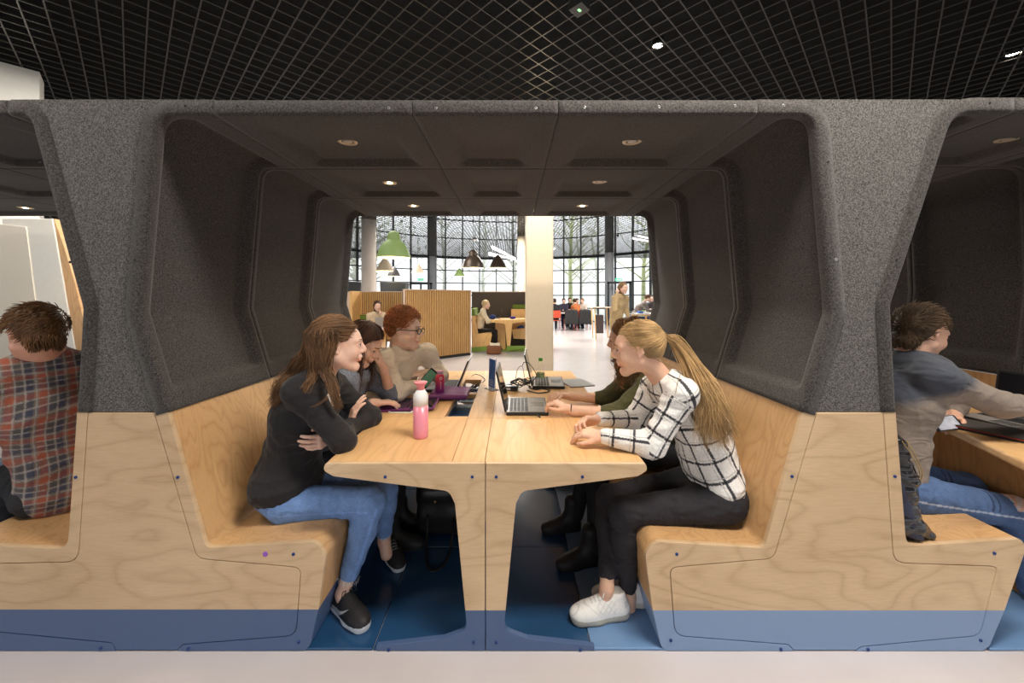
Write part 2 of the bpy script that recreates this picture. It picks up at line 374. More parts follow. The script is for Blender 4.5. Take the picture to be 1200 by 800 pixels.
# ============================================================ felt shells
YB = 3.53
YS = [D, 2.219, 2.875, YB]
def smooth01(x): x = np.clip(x, 0, 1); return x*x*(3-2*x)
def shell(prof, y0, y1, s_b0, s_b1, t_b0, t_b1, depth, slope=.019, front=False, back=False, side=1, thick=.035, rr=.012, ramp=False):
    """felt panel swept along y: prof = list of (x,z) (inner face), pressed-in field with raised borders; side=+1 keeps the outward normal on the left of travel"""
    P, Ls = resample(prof, .022); n = len(P); nrm = []
    for i in range(n):
        d = (P[min(i+1, n-1)]-P[max(i-1, 0)]).normalized(); nrm.append(Vector((-d.y, d.x))*side)
    ys = list(np.linspace(y0+rr, y1-(rr if back else .006), int((y1-y0)/.02)+2))
    mb = MB(); rows = []
    for y in ys:
        t = y; dt = min((t-(y0+t_b0)), (y1-t_b1-t)); row = []
        for i in range(n):
            s = Ls*i/(n-1); ds = min(s-s_b0, Ls-s_b1-s); q = min(dt, ds)
            if dt > -.05 and ds > -.05: q = min(q, (dt+ds)*.62) if (dt < .09 and ds < .09) else q
            w = float(smooth01(q/slope))
            if ramp: w = float(smooth01(min(1, ds/.05))*smooth01((t-y0-.02)/.42)*smooth01((y1-t_b1-t)/.02))
            row.append((P[i]+nrm[i]*depth*w, y))
        rows.append(row)
    def roll(yb, sgn, flange):
        out = []
        for a in (80, 55, 30, 8):
            aa = math.radians(a); out.append(((1-math.sin(aa))*rr, yb+sgn*rr*(1-math.cos(aa)) if False else yb+sgn*(rr-rr*math.cos(aa)) ))
        return out
    # front roll: from inner face round to the front plane, then flat flange outward
    def edge_rows(yb, sgn, flange):
        seq = []
        for a in (15, 35, 55, 75, 90):
            aa = math.radians(a); seq.append((rr*(1-math.cos(aa)), yb+sgn*rr*(1-math.sin(aa))))
        seq.append((flange, yb)); seq.append((flange+.001, yb+sgn*.012)); return seq
    if front:
        pre = [[(P[i]+nrm[i]*off, y) for i in range(n)] for off, y in edge_rows(y0, 1, front)]; rows = pre[::-1]+rows
    else: rows = [[(P[i]+nrm[i]*.008, y0+.0015) for i in range(n)], [(P[i], y0+.006) for i in range(n)]]+rows
    if back:
        rows = rows+[[(P[i]+nrm[i]*off, y) for i in range(n)] for off, y in edge_rows(y1, -1, back)]
    else: rows = rows+[[(P[i]+nrm[i]*.008, y1-.0015) for i in range(n)]]
    m = len(rows); vs = [(p.x, y, p.y) for r in rows for p, y in r]
    fs = [(a*n+b, a*n+b+1, (a+1)*n+b+1, (a+1)*n+b) if side < 0 else (a*n+b, (a+1)*n+b, (a+1)*n+b+1, a*n+b+1) for a in range(m-1) for b in range(n-1)]
    mb.add(vs, fs, True); return mb
def feltpart(name, mb, parent, m=None):
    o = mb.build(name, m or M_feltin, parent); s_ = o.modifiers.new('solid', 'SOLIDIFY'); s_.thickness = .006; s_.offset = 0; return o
FLG = .055
def mirror(prof): return [(2*XC-p[0],)+tuple(p[1:]) for p in prof]
Zc = 2.207
# centre booth, left side (bottom -> top -> ceiling seam)
profL = [(FX(199), FZ(482)), (FX(163.5), FZ(366), .05), (FX(183), FZ(134), .075), (XC-1.118, Zc)]
canopy = thing('felt_canopy', (XC, D, .98), 'dark grey felt canopy arching over the central table and its benches', 'canopy', 'felt canopies over the booths')
def canopy_modules(parent, prof, side, xseams, right=None, k0=0):
    for k in range(3):
        y0, y1 = YS[k], YS[k+1]; f = FLG if k == 0 else False; b = .03 if k == 2 else False
        tb = .036
        for pr, sd in ((prof, side),)+(((right, -side),) if right else ()):
            feltpart('side_panel', shell(open_round(pr, 10), y0, y1, .085, .12, .045 if k == 0 else tb, tb, .042, front=f, back=b, side=sd), parent)
        for a, c in zip(xseams[:-1], xseams[1:]):
            feltpart('ceiling_panel', shell([Vector((a+.0015, Zc)), Vector((c-.0015, Zc))], y0, y1, .11, .11, .06, .045, .030, ramp=True, slope=.03, front=f, back=b, side=1), parent)
canopy_modules(canopy, profL, 1, [XC-1.118, XC-.30, XC+.30, XC+1.118], mirror(profL))
# left booth canopy: right wall + ceiling running out of frame
profLR = [(FX(90.5), FZ(482)), (FX(97), FZ(361), .06), (FX(35), FZ(134), .10), (FX(10), Zc)]
can2 = thing('felt_canopy', (-3.6, D, .98), 'dark felt canopy over the man in the plaid shirt at far left', 'canopy', 'felt canopies over the booths')
for k in range(3):
    f = FLG if k == 0 else False; b = .03 if k == 2 else False
    feltpart('side_panel', shell(open_round(profLR, 10), YS[k], YS[k+1], .10, .03, .045 if k == 0 else .036, .036, .042, front=f, back=b, side=-1), can2)
    xs = [-4.9, -3.72, -2.95, FX(10)]
    for a, c in zip(xs[:-1], xs[1:]):
        feltpart('ceiling_panel', shell([Vector((a+.0015, Zc)), Vector((c-.0015, Zc))], YS[k], YS[k+1], .11, .11, .06, .045, .030, ramp=True, front=f, back=b, side=1), can2)
# right booth canopy
Zr = FZ(131)
profRL = [(FX(1050), FZ(482)), (FX(1043.5), FZ(358), .06), (FX(1118), FZ(131), .11), (FX(1188), Zr)]
can3 = thing('felt_canopy', (2.3, D, .98), 'dark felt canopy over the bearded man at far right', 'canopy', 'felt canopies over the booths')
XR = 3.0
profRR = [(XR, .985), (XR+.16, 1.43, .06), (XR-.02, 2.0, .12), (XR-.35, Zr)]
profRR = [(XR-.03, .985), (XR+.03, 1.5, .1), (XR+.0, Zr, .10), (XR-.32, Zr)]
for k in range(3):
    f = FLG if k == 0 else False; b = .03 if k == 2 else False
    feltpart('side_panel', shell(open_round(profRL, 10), YS[k], YS[k+1], .10, .10, .045 if k == 0 else .036, .036, .042, front=f, back=b, side=1), can3)
    feltpart('side_panel', shell(open_round(profRR, 10), YS[k], YS[k+1], .10, .10, .045 if k == 0 else .036, .036, .042, front=f, back=b, side=-1), can3)
    feltpart('ceiling_panel', shell([Vector((FX(1188)+.0015, Zr)), Vector((XR-.3215, Zr))], YS[k], YS[k+1], .11, .11, .06, .045, .030, ramp=True, front=f, back=b, side=1), can3)
# roof boards that close the booths from above
for c_, xa, xb in ((canopy, XC-1.47, XC+1.47), (can2, -4.8, FX(30)), (can3, FX(1110), 3.1)):
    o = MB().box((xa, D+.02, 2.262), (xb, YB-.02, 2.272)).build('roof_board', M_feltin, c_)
# ============================================================ piers between the booths
def strip(prof, off, n=1):
    return prof
def offset_line(pts, d):
    """offset an open px polyline sideways by d px (to its left when travelling)"""
    out = []; k = len(pts)
    for i in range(k):
        a = Vector(pts[max(i-1, 0)]); b = Vector(pts[i]); c = Vector(pts[min(i+1, k-1)])
        e0 = (b-a) if i > 0 else (c-b); e1 = (c-b) if i < k-1 else (b-a); e0.normalize(); e1.normalize()
        n0 = Vector((-e0.y, e0.x)); n1 = Vector((-e1.y, e1.x)); m = (n0+n1).normalized(); out.append(tuple(b+m*(d/max(.5, m.dot(n0)))))
    return out
def px_prof(prof, n=8): return [((p.x*S+600), 763-p.y*S) for p in open_round(prof, n)]
FW = FLG*S+.6
def pier_felt(profA, sideA, profB, sideB, parent):
    """felt board filling between the flange of booth A (its right wall, on our left) and of booth B"""
    a = [p for p in px_prof(profA)]; b = [p for p in px_prof(profB)]
    A = [p for p in offset_line(a, (FW-9)*sideA)]; B = [p for p in offset_line(b, (FW-9)*sideB)]
    def cut(Q):
        k = next(i for i, p in enumerate(Q) if p[1] < 483)
        if k > 0: u = (483-Q[k-1][1])/(Q[k][1]-Q[k-1][1]); s = (Q[k-1][0]+(Q[k][0]-Q[k-1][0])*u, 483)
        else: u = (483-Q[0][1])/(Q[1][1]-Q[0][1]); s = (Q[0][0]+(Q[1][0]-Q[0][0])*u, 483)
        return [s]+[p for p in Q[k:] if p[1] > 115.5]
    A = cut(A); B = cut(B)
    A.append((A[-1][0], 115.5)); B.append((B[-1][0], 115.5))
    poly = [(FX(x), FZ(y)) for x, y in A+B[::-1]]
    if sum(poly[i-1][0]*poly[i][1]-poly[i][0]*poly[i-1][1] for i in range(len(poly))) < 0: poly = poly[::-1]
    return MB().prism(poly, D+.007, D+.025).build('felt_board', M_felt, parent)
def trimmed(prof): return [p for p in prof]
pierL = thing('booth_pier', (FX(130), D, 0), 'pier of grey felt over birch plywood and dark blue base left of centre', 'partition', 'piers between the booths')
pierR = thing('booth_pier', (FX(1000), D, 0), 'pier of grey felt over birch plywood and light blue base right of centre', 'partition', 'piers between the booths')
# px polyline goes bottom -> top; left-of-travel in px (y down) ...
pier_felt(profLR, 1, profL, -1, pierL)
pier_felt(mirror(profL), 1, profRL, -1, pierR)
# plywood lower parts -----------------------------------------------------
gL_in = [(180.5, 483), (231, 654, 14), (335, 663, 3), (353, 665, 15), (347, 745, 15), (214, 755.5, 4), (207, 762.5)]
gL_o = [(102.5, 483), (91, 658, 16), (-60, 661, 6), (-60, 736), (0, 741), (131, 753.5, 4), (135.5, 762.5)]
MB().prism(inset(fpoly(gL_in+gL_o[::-1]), .0026), D, D+.018, .0015).build('plywood_board', M_plyL, pierL)
mx = lambda p: (2*568.8-p[0],)+tuple(p[1:])
gR_in = [mx(p) for p in gL_in]
gR_o = [(1035.5, 483), (1048, 659, 15), (1162, 663, 3), (1169, 665, 15), (1149, 745, 16), (1010, 758, 5), (1003, 762.5)]
MB().prism(inset(fpoly(gR_o+gR_in[::-1]), .0026), D, D+.018, .0015).build('plywood_board', M_plyR, pierR)
def screw(px, py, m, parent, r=.0065, y=D): return MB().lathe([(r, 0), (r, -.003), (r*.55, -.004), (r*.5, -.002)], (FX(px), y, FZ(py)), 14, Matrix.Rotation(-PI/2, 4, 'X')).build('screw', m, parent)
# ============================================================ benches
def bench(label, inner, outer, groove, m_in, m_side, x_back, flip=False, screws=()):
    """inner = bench outline (px) from back top over the seat to the floor; groove = inner line of the S-shaped end board"""
    x0 = FX(inner[2][0]); t = thing('booth_bench', (x0, D, 0), label, 'bench')
    # curved ply shell: a 22 mm board following the outline
    line = [(FX(p[0]), FZ(p[1]))+((p[2]/S,) if len(p) > 2 else ()) for p in inner]
    P = open_round(line, 8); n = len(P); sd = 1 if not flip else -1; P2 = []
    for i in range(n):
        d = (P[min(i+1, n-1)]-P[max(i-1, 0)]).normalized(); nn = Vector((-d.y, d.x))*(-sd); P2.append(P[i]+nn*.022)
    vs = []; fs = []
    ysg = [D+.0015, 2.2175]; segs = [(D+.0185, 2.2175), (2.2205, 2.8735), (2.8765, YB)]
    for si, (ya, yb) in enumerate(segs):
        mb = MB()
        vs = [(p.x, y, p.y) for y in (ya, yb) for p in P]+[(p.x, y, p.y) for y in (ya, yb) for p in P2]
        f = []
        for i in range(n-1):
            f += [(i, i+1, n+i+1, n+i), (2*n+i, 3*n+i, 3*n+i+1, 2*n+i+1), (i, 2*n+i, 2*n+i+1, i+1), (n+i, n+i+1, 3*n+i+1, 3*n+i)]
        f += [(0, n, 3*n, 2*n), (n-1, 3*n-1, 4*n-1, 2*n-1)]
        if flip: f = [q[::-1] for q in f]
        mb.add(vs, f, False); mb.build('seat_shell', m_in, t)
    # S-shaped end board
    poly = fpoly(inner+[(groove[-1][0], inner[-1][1])] + groove[::-1])
    MB().prism(poly, D, D+.018, .0015).build('end_board', m_side, t)
    for px, py in screws: screw(px, py, M_screwB, t)
    return t
inL = [(197, 483), (241.5, 642, 10), (371, 634, 16), (381.5, 650, 14), (373, 714), (363, 757, 8), (356, 762.5)]
grL = [(180.5, 483), (231, 654, 14), (335, 663, 3), (353, 665, 15), (347, 745, 15), (214, 755.5, 4), (207, 762.5)]
bL = bench('birch bench with dark blue foot at the black-topped woman', inL, None, grL, M_benL, M_plyL, 0, screws=((208.5, 559), (344, 649), (350, 752), (221, 760)))
inR = [mx(p) for p in inL]; grR = [mx(p) for p in grL]
bR = bench('birch bench with light blue foot under the blonde woman', inR, None, grR, M_benR, M_plyR, 0, flip=True, screws=((928, 558), (793, 649), (786, 750), (915, 760.5)))
inLL = [(90, 483), (79, 643, 14), (-60, 637, 14), (-74, 652, 14), (-66, 714), (-56, 762.5)]
grLL = [(102.5, 483), (91, 658, 16), (-60, 661, 6), (-60, 736), (0, 741), (131, 753.5, 4), (135.5, 762.5)]
bLL = bench('birch bench at far left under the man in plaid', inLL, None, grLL, M_benL, M_plyL, 0, flip=True, screws=((89, 559), (118, 759)))
inRR = [(1050, 483), (1062.5, 640, 13), (1197, 631, 10), (1203, 642, 8), (1178, 714), (1160, 757, 8), (1152, 762.5)]
grRR = [(1035.5, 483), (1048, 659, 15), (1162, 663, 3), (1169, 665, 15), (1149, 745, 16), (1010, 758, 5), (1003, 762.5)]
bRR = bench('birch bench at far right holding a leather jacket', inRR, None, grRR, M_benR, M_plyR, 0, screws=((1048.5, 558), (1165, 648), (1149, 750), (1017, 760.5)))
for px, py in ((329, 756), (119, 759)): pass
# purple sticker on the left end board
solo('sticker', MB().lathe([(.0105, 0), (.0105, -.0012), (.006, -.0014)], (FX(311), D-.0002, FZ(649)), 20, Matrix.Rotation(-PI/2, 4, 'X')), mat('purple_sticker', srgb(150, 90, 190), .4), 'small round purple sticker on the left bench end board', 'sticker')
# felt screws on the rim
for cpy, pts in ((canopy, ((218, 124.5, 0), (279, 124.5, 0), (456, 127, 1), (511, 127, 1), (628, 127, 1), (685, 126, 1), (772, 125.5, 1), (861, 124.5, 1), (918, 124, 1), (168.5, 189, 0), (158.5, 304.5, 0), (168, 416, 0), (979, 304, 1), (970, 190, 0))),
                 (can2, ((47.5, 191, 0), (83, 307, 0), (98, 418, 0))), (can3, ((1159, 121, 0), (1092, 187, 0), (1050, 304, 0), (1040, 416, 0)))):
    for px, py, k in pts: screw(px, py, M_screwM if k else M_dark, cpy, r=.006 if k else .005, y=D-.0005)
# ============================================================ table
tab = thing('booth_table', (XC, D, 0), 'central birch table with tapering spine shared by the five students', 'table')
tl = [(568.2, 543), (381, 543, 3), (378.5, 551, 5), (390, 558, 5), (526, 575.5, 12), (533, 590), (545, 714), (547, 738, 11), (520, 748, 3), (441, 757), (441, 762.5), (568.2, 762.5)]
tlp = fpoly(tl)
ZT = FZ(543)
MB().prism(tlp[::-1], D, D+.02, .0015).build('end_board', M_plyT, tab)
tr = [(2*568.8-p[0],)+tuple(p[1:]) for p in tl]
MB().prism(fpoly(tr), D, D+.02, .0015).build('end_board', M_plyT, tab)
for px, py in ((451.5, 558.5), (553.5, 558.5), (581.5, 558.5), (682.5, 558.5), (555, 752.5), (581.5, 752.5), (455.5, 761), (680, 761)): screw(px, py, M_screwB, tab)
# top boards with seams, cable tray slot along the middle
xl, xr = FX(381), FX(756.6)
def board(x0, x1, y0, y1, r=0): MB().rbox((x0+.001, y0+.001, ZT-.03), (x1-.001, y1-.001, ZT), .002).build('top_board', M_top, tab, bevel=.0015)
Y1, Y2 = 2.152, 2.80
for x0, x1 in ((xl, -.25), (-.25, XC-.004), (XC-.004, xr)): board(x0, x1, D+.021, Y1)
sx0, sx1 = -.385, -.252
board(xl, sx0, Y1, YB); board(sx1, XC-.004, Y1, YB); board(XC-.004, xr, Y1, YB)
for ya, yb in ((Y1, Y1+.035), (2.68, 2.74), (3.15, YB)): board(sx0, sx1, ya, yb)
tray = MB(); M_tray = mat('tray_blue', (.015, .05, .13), .35)
for ya, yb in ((Y1+.035, 2.68), (2.74, 3.15)):
    tray.box((sx0, ya, ZT-.075), (sx1, yb, ZT-.07)); tray.box((sx0-.002, ya, ZT-.075), (sx0+.002, yb, ZT-.032)); tray.box((sx1-.002, ya, ZT-.075), (sx1+.002, yb, ZT-.032))
tray.build('cable_tray', M_tray, tab)
# underside and spine
MB().box((xl+.12, D+.03, ZT-.045), (sx0-.003, YB, ZT-.031)).box((sx1+.003, D+.03, ZT-.045), (xr-.12, YB, ZT-.031)).build('under_board', M_edge, tab)
for y in (2.19, 2.85, 3.49):
    MB().prism([(x, z) for x, z in fpoly([(533, 590), (545, 762), (591.5, 762), (603.5, 590), (660, 568), (660, 560), (477, 560), (477, 568)])], y, y+.03).build('spine_frame', M_plyT, tab)
# floor plates inside the booths -------------------------------------------
def plate(poly, m, z=.012): struct('floor_panel', MB().prismz([tuple(p) for p in poly], .001, z), m, bevel=.003)
def fp(px, py): p = PT(px, py, .012); return (p.x, p.y)
yf = D+.0215
for ya, yb in ((yf-.02, 2.20), (2.204, 2.86), (2.864, YB)):
    xsA = -.565 if ya < 1.7 else -.56
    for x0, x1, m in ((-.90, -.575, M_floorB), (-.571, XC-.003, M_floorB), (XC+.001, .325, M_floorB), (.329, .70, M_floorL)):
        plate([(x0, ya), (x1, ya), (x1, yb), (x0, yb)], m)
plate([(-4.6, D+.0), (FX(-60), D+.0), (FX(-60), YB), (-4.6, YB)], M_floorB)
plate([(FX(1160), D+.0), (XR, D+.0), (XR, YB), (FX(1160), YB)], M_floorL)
# ============================================================ downlights
M_ring = mat('downlight_ring', srgb(210, 190, 160), .35, metal=.4); M_lamp = mat('lamp_lit', (1, .9, .7), .3, emit=(1, .82, .55), estr=25); M_lampoff = mat('lamp_off', (.55, .5, .45), .4, metal=.3)
def downlight(px, py, z, lit, label, r=.048, e=10):
    Y = FL*(z-EYE)/(348.0-py); x = (px-600)*Y/FL
    t = thing('downlight', (x, Y, z), label, 'light', 'recessed ceiling lights in the booths')
    MB().lathe([(r, 0), (r, -.005), (r*.62, -.007), (r*.6, -.001)], (x, Y, z), 28).build('ring', M_ring, t)
    MB().lathe([(r*.66, -.0005), (r*.3, -.0005)], (x, Y, z-.0002), 20).build('shadow_gap', M_dark, t)
    MB().lathe([(r*.50, -.001), (r*.47, -.006), (r*.2, -.007)] if not lit else [(r*.36, -.001), (r*.34, -.006), (r*.1, -.007)], (x, Y, z), 20).build('lamp', M_lamp if lit else M_lampoff, t)
    spot('downlight_spot', (x, Y, z-.02), e if lit else e*.8, WARM, 125, .8, .03)  # unlit-looking fittings get a weaker spot too, added to brighten the interior
zc2 = Zc+.026
for px, py, z, lit, lb in ((407, 165, zc2, 0, 'round ceiling downlight, dim, at the front left under the central canopy'), (741, 164.5, zc2, 0, 'round unlit downlight at the front right under the central canopy'),
    (456.5, 213.5, zc2, 1, 'glowing downlight in the middle ceiling row on the left'), (703, 212, zc2, 0, 'unlit downlight in the middle ceiling row on the right'),
    (484.5, 240.5, zc2, 1, 'glowing downlight in the back ceiling row on the left'), (682.5, 240.5, zc2, 1, 'glowing downlight in the back ceiling row on the right'),
    (30, 243, zc2, 1, 'glowing downlight above the man in the plaid shirt'), (1182, 162, Zr+.026, 0, 'downlight above the bearded man at far right')):
    downlight(px, py, z, lit, lb)
# ============================================================ sculpting: signed distances -> one closed surface
def V3(v): return np.array([v[0], v[1], v[2]], dtype=np.float32)
def _lerp(a, b, h): return a+(b-a)*h
_NG = np.random.RandomState(3).rand(32, 32, 32).astype(np.float32)*2-1
def noise3(p, f):
    q = p*f; i = np.floor(q).astype(np.int32); w = q-i; w = w*w*(3-2*w); i &= 31; j = (i+1) & 31
    x0, y0, z0 = i[..., 0], i[..., 1], i[..., 2]; x1, y1, z1 = j[..., 0], j[..., 1], j[..., 2]; wx, wy, wz = w[..., 0], w[..., 1], w[..., 2]
    g = _NG
    a = _lerp(_lerp(_lerp(g[x0, y0, z0], g[x1, y0, z0], wx), _lerp(g[x0, y1, z0], g[x1, y1, z0], wx), wy),
              _lerp(_lerp(g[x0, y0, z1], g[x1, y0, z1], wx), _lerp(g[x0, y1, z1], g[x1, y1, z1], wx), wy), wz)
    return a
class Cone:
    def __init__(s, a, b, ra, rb, cid=0, k=None):
        s.a = V3(a); s.b = V3(b); s.ra = ra; s.rb = rb; s.cid = cid; s.k = k; r = max(ra, rb)
        s.lo = np.minimum(s.a, s.b)-r; s.hi = np.maximum(s.a, s.b)+r
    def d(s, p):
        ba = s.b-s.a; q = p-s.a; h = np.clip((q @ ba)/max(1e-9, float(ba @ ba)), 0, 1); v = q-h[..., None]*ba
        return np.sqrt((v*v).sum(-1))-_lerp(s.ra, s.rb, h)
    def loc(s, p):
        ba = s.b-s.a; n = math.sqrt(float(ba @ ba)); u = ba/max(n, 1e-9); q = p-s.a; t = q @ u
        x = np.cross(u, V3((0, 1, 0))); x /= max(1e-6, np.linalg.norm(x)); y = np.cross(u, x)
        return t, np.arctan2(q @ x, -(q @ y))*(s.ra+s.rb)/2
class ECone:
    """elliptic cone: half widths (along side, other)"""
    def __init__(s, a, b, wa, wb, side, cid=0, k=None):
        s.a = V3(a); s.b = V3(b); s.wa = wa; s.wb = wb; ba = s.b-s.a; u = ba/max(1e-9, np.linalg.norm(ba)); sd = V3(side); sd = sd-u*float(sd @ u); s.sd = sd/np.linalg.norm(sd); s.cid = cid; s.k = k; s.u = u
        r = max(wa+wb); s.lo = np.minimum(s.a, s.b)-r; s.hi = np.maximum(s.a, s.b)+r
    def d(s, p):
        ba = s.b-s.a; q = p-s.a; h = np.clip((q @ ba)/float(ba @ ba), 0, 1); v = q-h[..., None]*ba
        w = _lerp(s.wa[0], s.wb[0], h); e = _lerp(s.wa[1], s.wb[1], h); vs = v @ s.sd; vr2 = np.maximum(0, (v*v).sum(-1)-vs*vs)
        k0 = np.sqrt((vs/w)**2+vr2/(e*e)); return (k0-1)*np.minimum(w, e)
    def loc(s, p):
        q = p-s.a; t = q @ s.u; f = np.cross(s.u, s.sd)
        return t, np.arctan2(q @ f, -(q @ s.sd)*float(np.sign(s.sd[1]) or 1)*-1)*(s.wa[0]+s.wb[0])/2
class Ell:
    def __init__(s, c, r, R=None, cid=0, k=None):
        s.c = V3(c); s.r = np.array(r, dtype=np.float32); s.R = np.array(R, dtype=np.float32) if R is not None else np.eye(3, dtype=np.float32); s.cid = cid; s.k = k
        m = max(r); s.lo = s.c-m; s.hi = s.c+m
    def d(s, p):
        q = (p-s.c) @ s.R.T; k0 = np.sqrt(((q/s.r)**2).sum(-1)); k1 = np.sqrt(((q/s.r**2)**2).sum(-1)); return k0*(k0-1)/np.maximum(k1, 1e-6)
    def loc(s, p):
        q = (p-s.c) @ s.R.T; return q[..., 2], q[..., 0]
class RBox:
    def __init__(s, c, r, R=None, rad=.005, cid=0, k=None):
        s.c = V3(c); s.r = np.array(r, dtype=np.float32); s.R = np.array(R, dtype=np.float32) if R is not None else np.eye(3, dtype=np.float32); s.rad = rad; s.cid = cid; s.k = k
        m = float(np.linalg.norm(s.r)); s.lo = s.c-m; s.hi = s.c+m
    def d(s, p):
        q = np.abs((p-s.c) @ s.R.T)-(s.r-s.rad); return np.sqrt((np.maximum(q, 0)**2).sum(-1))+np.minimum(q.max(-1), 0)-s.rad
    def loc(s, p): q = (p-s.c) @ s.R.T; return q[..., 2], q[..., 0]
def field(prims, subs=(), res=.006, k=.02, disp=None, clip=None):
    lo = np.min([p.lo for p in prims], 0)-res*3-.01; hi = np.max([p.hi for p in prims], 0)+res*3+.01
    if clip: lo = np.maximum(lo, V3(clip[0])); hi = np.minimum(hi, V3(clip[1]))
    n = np.ceil((hi-lo)/res).astype(int)+1; D_ = np.full(n, 1.0, dtype=np.float32)
    ax = [lo[i]+res*np.arange(n[i], dtype=np.float32) for i in range(3)]
    def block(pr, m):
        i0 = np.clip(((pr.lo-m-lo)/res).astype(int), 0, n); i1 = np.clip(((pr.hi+m-lo)/res).astype(int)+2, 0, n)
        if (i1 <= i0).any(): return None, None
        sl = tuple(slice(a, b) for a, b in zip(i0, i1)); P = np.stack(np.meshgrid(ax[0][sl[0]], ax[1][sl[1]], ax[2][sl[2]], indexing='ij'), -1); return sl, P
    for pr in prims:
        kk = pr.k if pr.k is not None else k; sl, P = block(pr, max(kk, .02)+res*2)
        if sl is None: continue
        d = pr.d(P).astype(np.float32); o = D_[sl]
        if kk > 0: h = np.maximum(kk-np.abs(d-o), 0)/kk; D_[sl] = np.minimum(d, o)-h*h*kk*.25
        else: D_[sl] = np.minimum(d, o)
    for pr in subs:
        kk = pr.k if pr.k is not None else .006; sl, P = block(pr, kk+res*2)
        if sl is None: continue
        d = -pr.d(P).astype(np.float32); o = D_[sl]; h = np.maximum(kk-np.abs(d-o), 0)/kk; D_[sl] = np.maximum(d, o)+h*h*kk*.25
    if disp:
        near = np.argwhere(np.abs(D_) < .03)
        if len(near): P = lo+near*res; D_[tuple(near.T)] += disp(P.astype(np.float32))
    return nets(D_, lo, res)
def nets(A, lo, res):
    A[0], A[-1] = 1, 1; A[:, 0], A[:, -1] = 1, 1; A[:, :, 0], A[:, :, -1] = 1, 1
    n = A.shape; ins = A < 0
    c = [ins[i:n[0]-1+i, j:n[1]-1+j, k:n[2]-1+k] for i in (0, 1) for j in (0, 1) for k in (0, 1)]
    s = sum(x.astype(np.int8) for x in c); act = (s > 0) & (s < 8); idx = np.argwhere(act); m = len(idx)
    vid = np.full(act.shape, -1, dtype=np.int32); vid[tuple(idx.T)] = np.arange(m)
    acc = np.zeros((m, 3), dtype=np.float32); cnt = np.zeros(m, dtype=np.float32); cor = [(i, j, k) for i in (0, 1) for j in (0, 1) for k in (0, 1)]
    val = {q: A[idx[:, 0]+q[0], idx[:, 1]+q[1], idx[:, 2]+q[2]] for q in cor}
    for a in cor:
        for x in range(3):
            if a[x] == 0:
                b = list(a); b[x] = 1; b = tuple(b); va, vb = val[a], val[b]; cr = (va < 0) != (vb < 0)
                t = np.where(cr, va/np.where(cr, va-vb, 1), 0); p = np.tile(np.array(a, dtype=np.float32), (m, 1)); p[:, x] = t; acc += p*cr[:, None]; cnt += cr
    verts = lo+(idx+acc/cnt[:, None])*res; F = []
    for x in range(3):
        y, z = (x+1) % 3, (x+2) % 3; sl0 = [slice(None)]*3; sl1 = [slice(None)]*3; sl0[x] = slice(0, -1); sl1[x] = slice(1, None)
        e0 = ins[tuple(sl0)]; e1 = ins[tuple(sl1)]; e = np.argwhere(e0 != e1); e = e[(e[:, y] > 0) & (e[:, z] > 0) & (e[:, y] < n[y]-1) & (e[:, z] < n[z]-1)]
        o = e0[tuple(e.T)]; oy = np.zeros(3, int); oy[y] = 1; oz = np.zeros(3, int); oz[z] = 1
        q = np.stack([vid[tuple(e.T)], vid[tuple((e-oy).T)], vid[tuple((e-oy-oz).T)], vid[tuple((e-oz).T)]], 1)
        q[~o] = q[~o][:, ::-1]; F.append(q[:, ::-1] if False else q)
    F = np.concatenate(F); F = F[(F >= 0).all(1)]
    return verts, F
def relax(v, f, it=2, lam=.5):
    for _ in range(it):
        acc = np.zeros_like(v); c = np.zeros(len(v), dtype=np.float32)
        for i in range(4):
            a, b = f[:, i], f[:, (i+1) % 4]; np.add.at(acc, a, v[b]); np.add.at(acc, b, v[a]); np.add.at(c, a, 1); np.add.at(c, b, 1)
        v = v+(acc/np.maximum(c, 1)[:, None]-v)*lam
    return v
def npmesh(name, parts, cols=None):
    """parts = [(verts, faces)], cols = [(n,3)] linear colours -> ONE mesh"""
    off = 0; VS = []; FS = []
    for v, f in parts: VS.append(v); FS.append(f+off); off += len(v)
    v = np.concatenate(VS); f = np.concatenate(FS); me = bpy.data.meshes.new(name)
    me.vertices.add(len(v)); me.vertices.foreach_set('co', v.astype(np.float32).ravel()); w = f.shape[1]
    me.loops.add(f.size); me.loops.foreach_set('vertex_index', f.astype(np.int32).ravel()); me.polygons.add(len(f))
    me.polygons.foreach_set('loop_start', np.arange(0, f.size, w, dtype=np.int32)); me.polygons.foreach_set('use_smooth', np.ones(len(f), dtype=bool)); me.update(calc_edges=True)
    if cols is not None:
        c = np.concatenate([np.broadcast_to(np.array(x, dtype=np.float32), (len(p[0]), 3)) for x, p in zip(cols, parts)]); at = me.color_attributes.new('Col', 'FLOAT_COLOR', 'POINT')
        at.data.foreach_set('color', np.concatenate([c, np.ones((len(c), 1), dtype=np.float32)], 1).ravel())
    return me
def sculpt(name, prims, m, parent, subs=(), res=.006, k=.02, disp=None, pal=None, paint=None, it=1, clip=None):
    v, f = field(prims, subs, res, k, disp, clip); v = relax(v, f, it); cols = None
    if pal is not None or paint is not None:
        ds = np.stack([p.d(v) for p in prims], 1); w = ds.argmin(1); cid = np.array([p.cid for p in prims])[w]
        cols = np.array(pal or [(1, 1, 1)], dtype=np.float32)[cid] if pal else np.ones((len(v), 3), dtype=np.float32)
        if paint: cols = paint(v, cols, prims, w)
    return put(name, npmesh(name, [(v, f)], [cols] if cols is not None else None), m, parent)
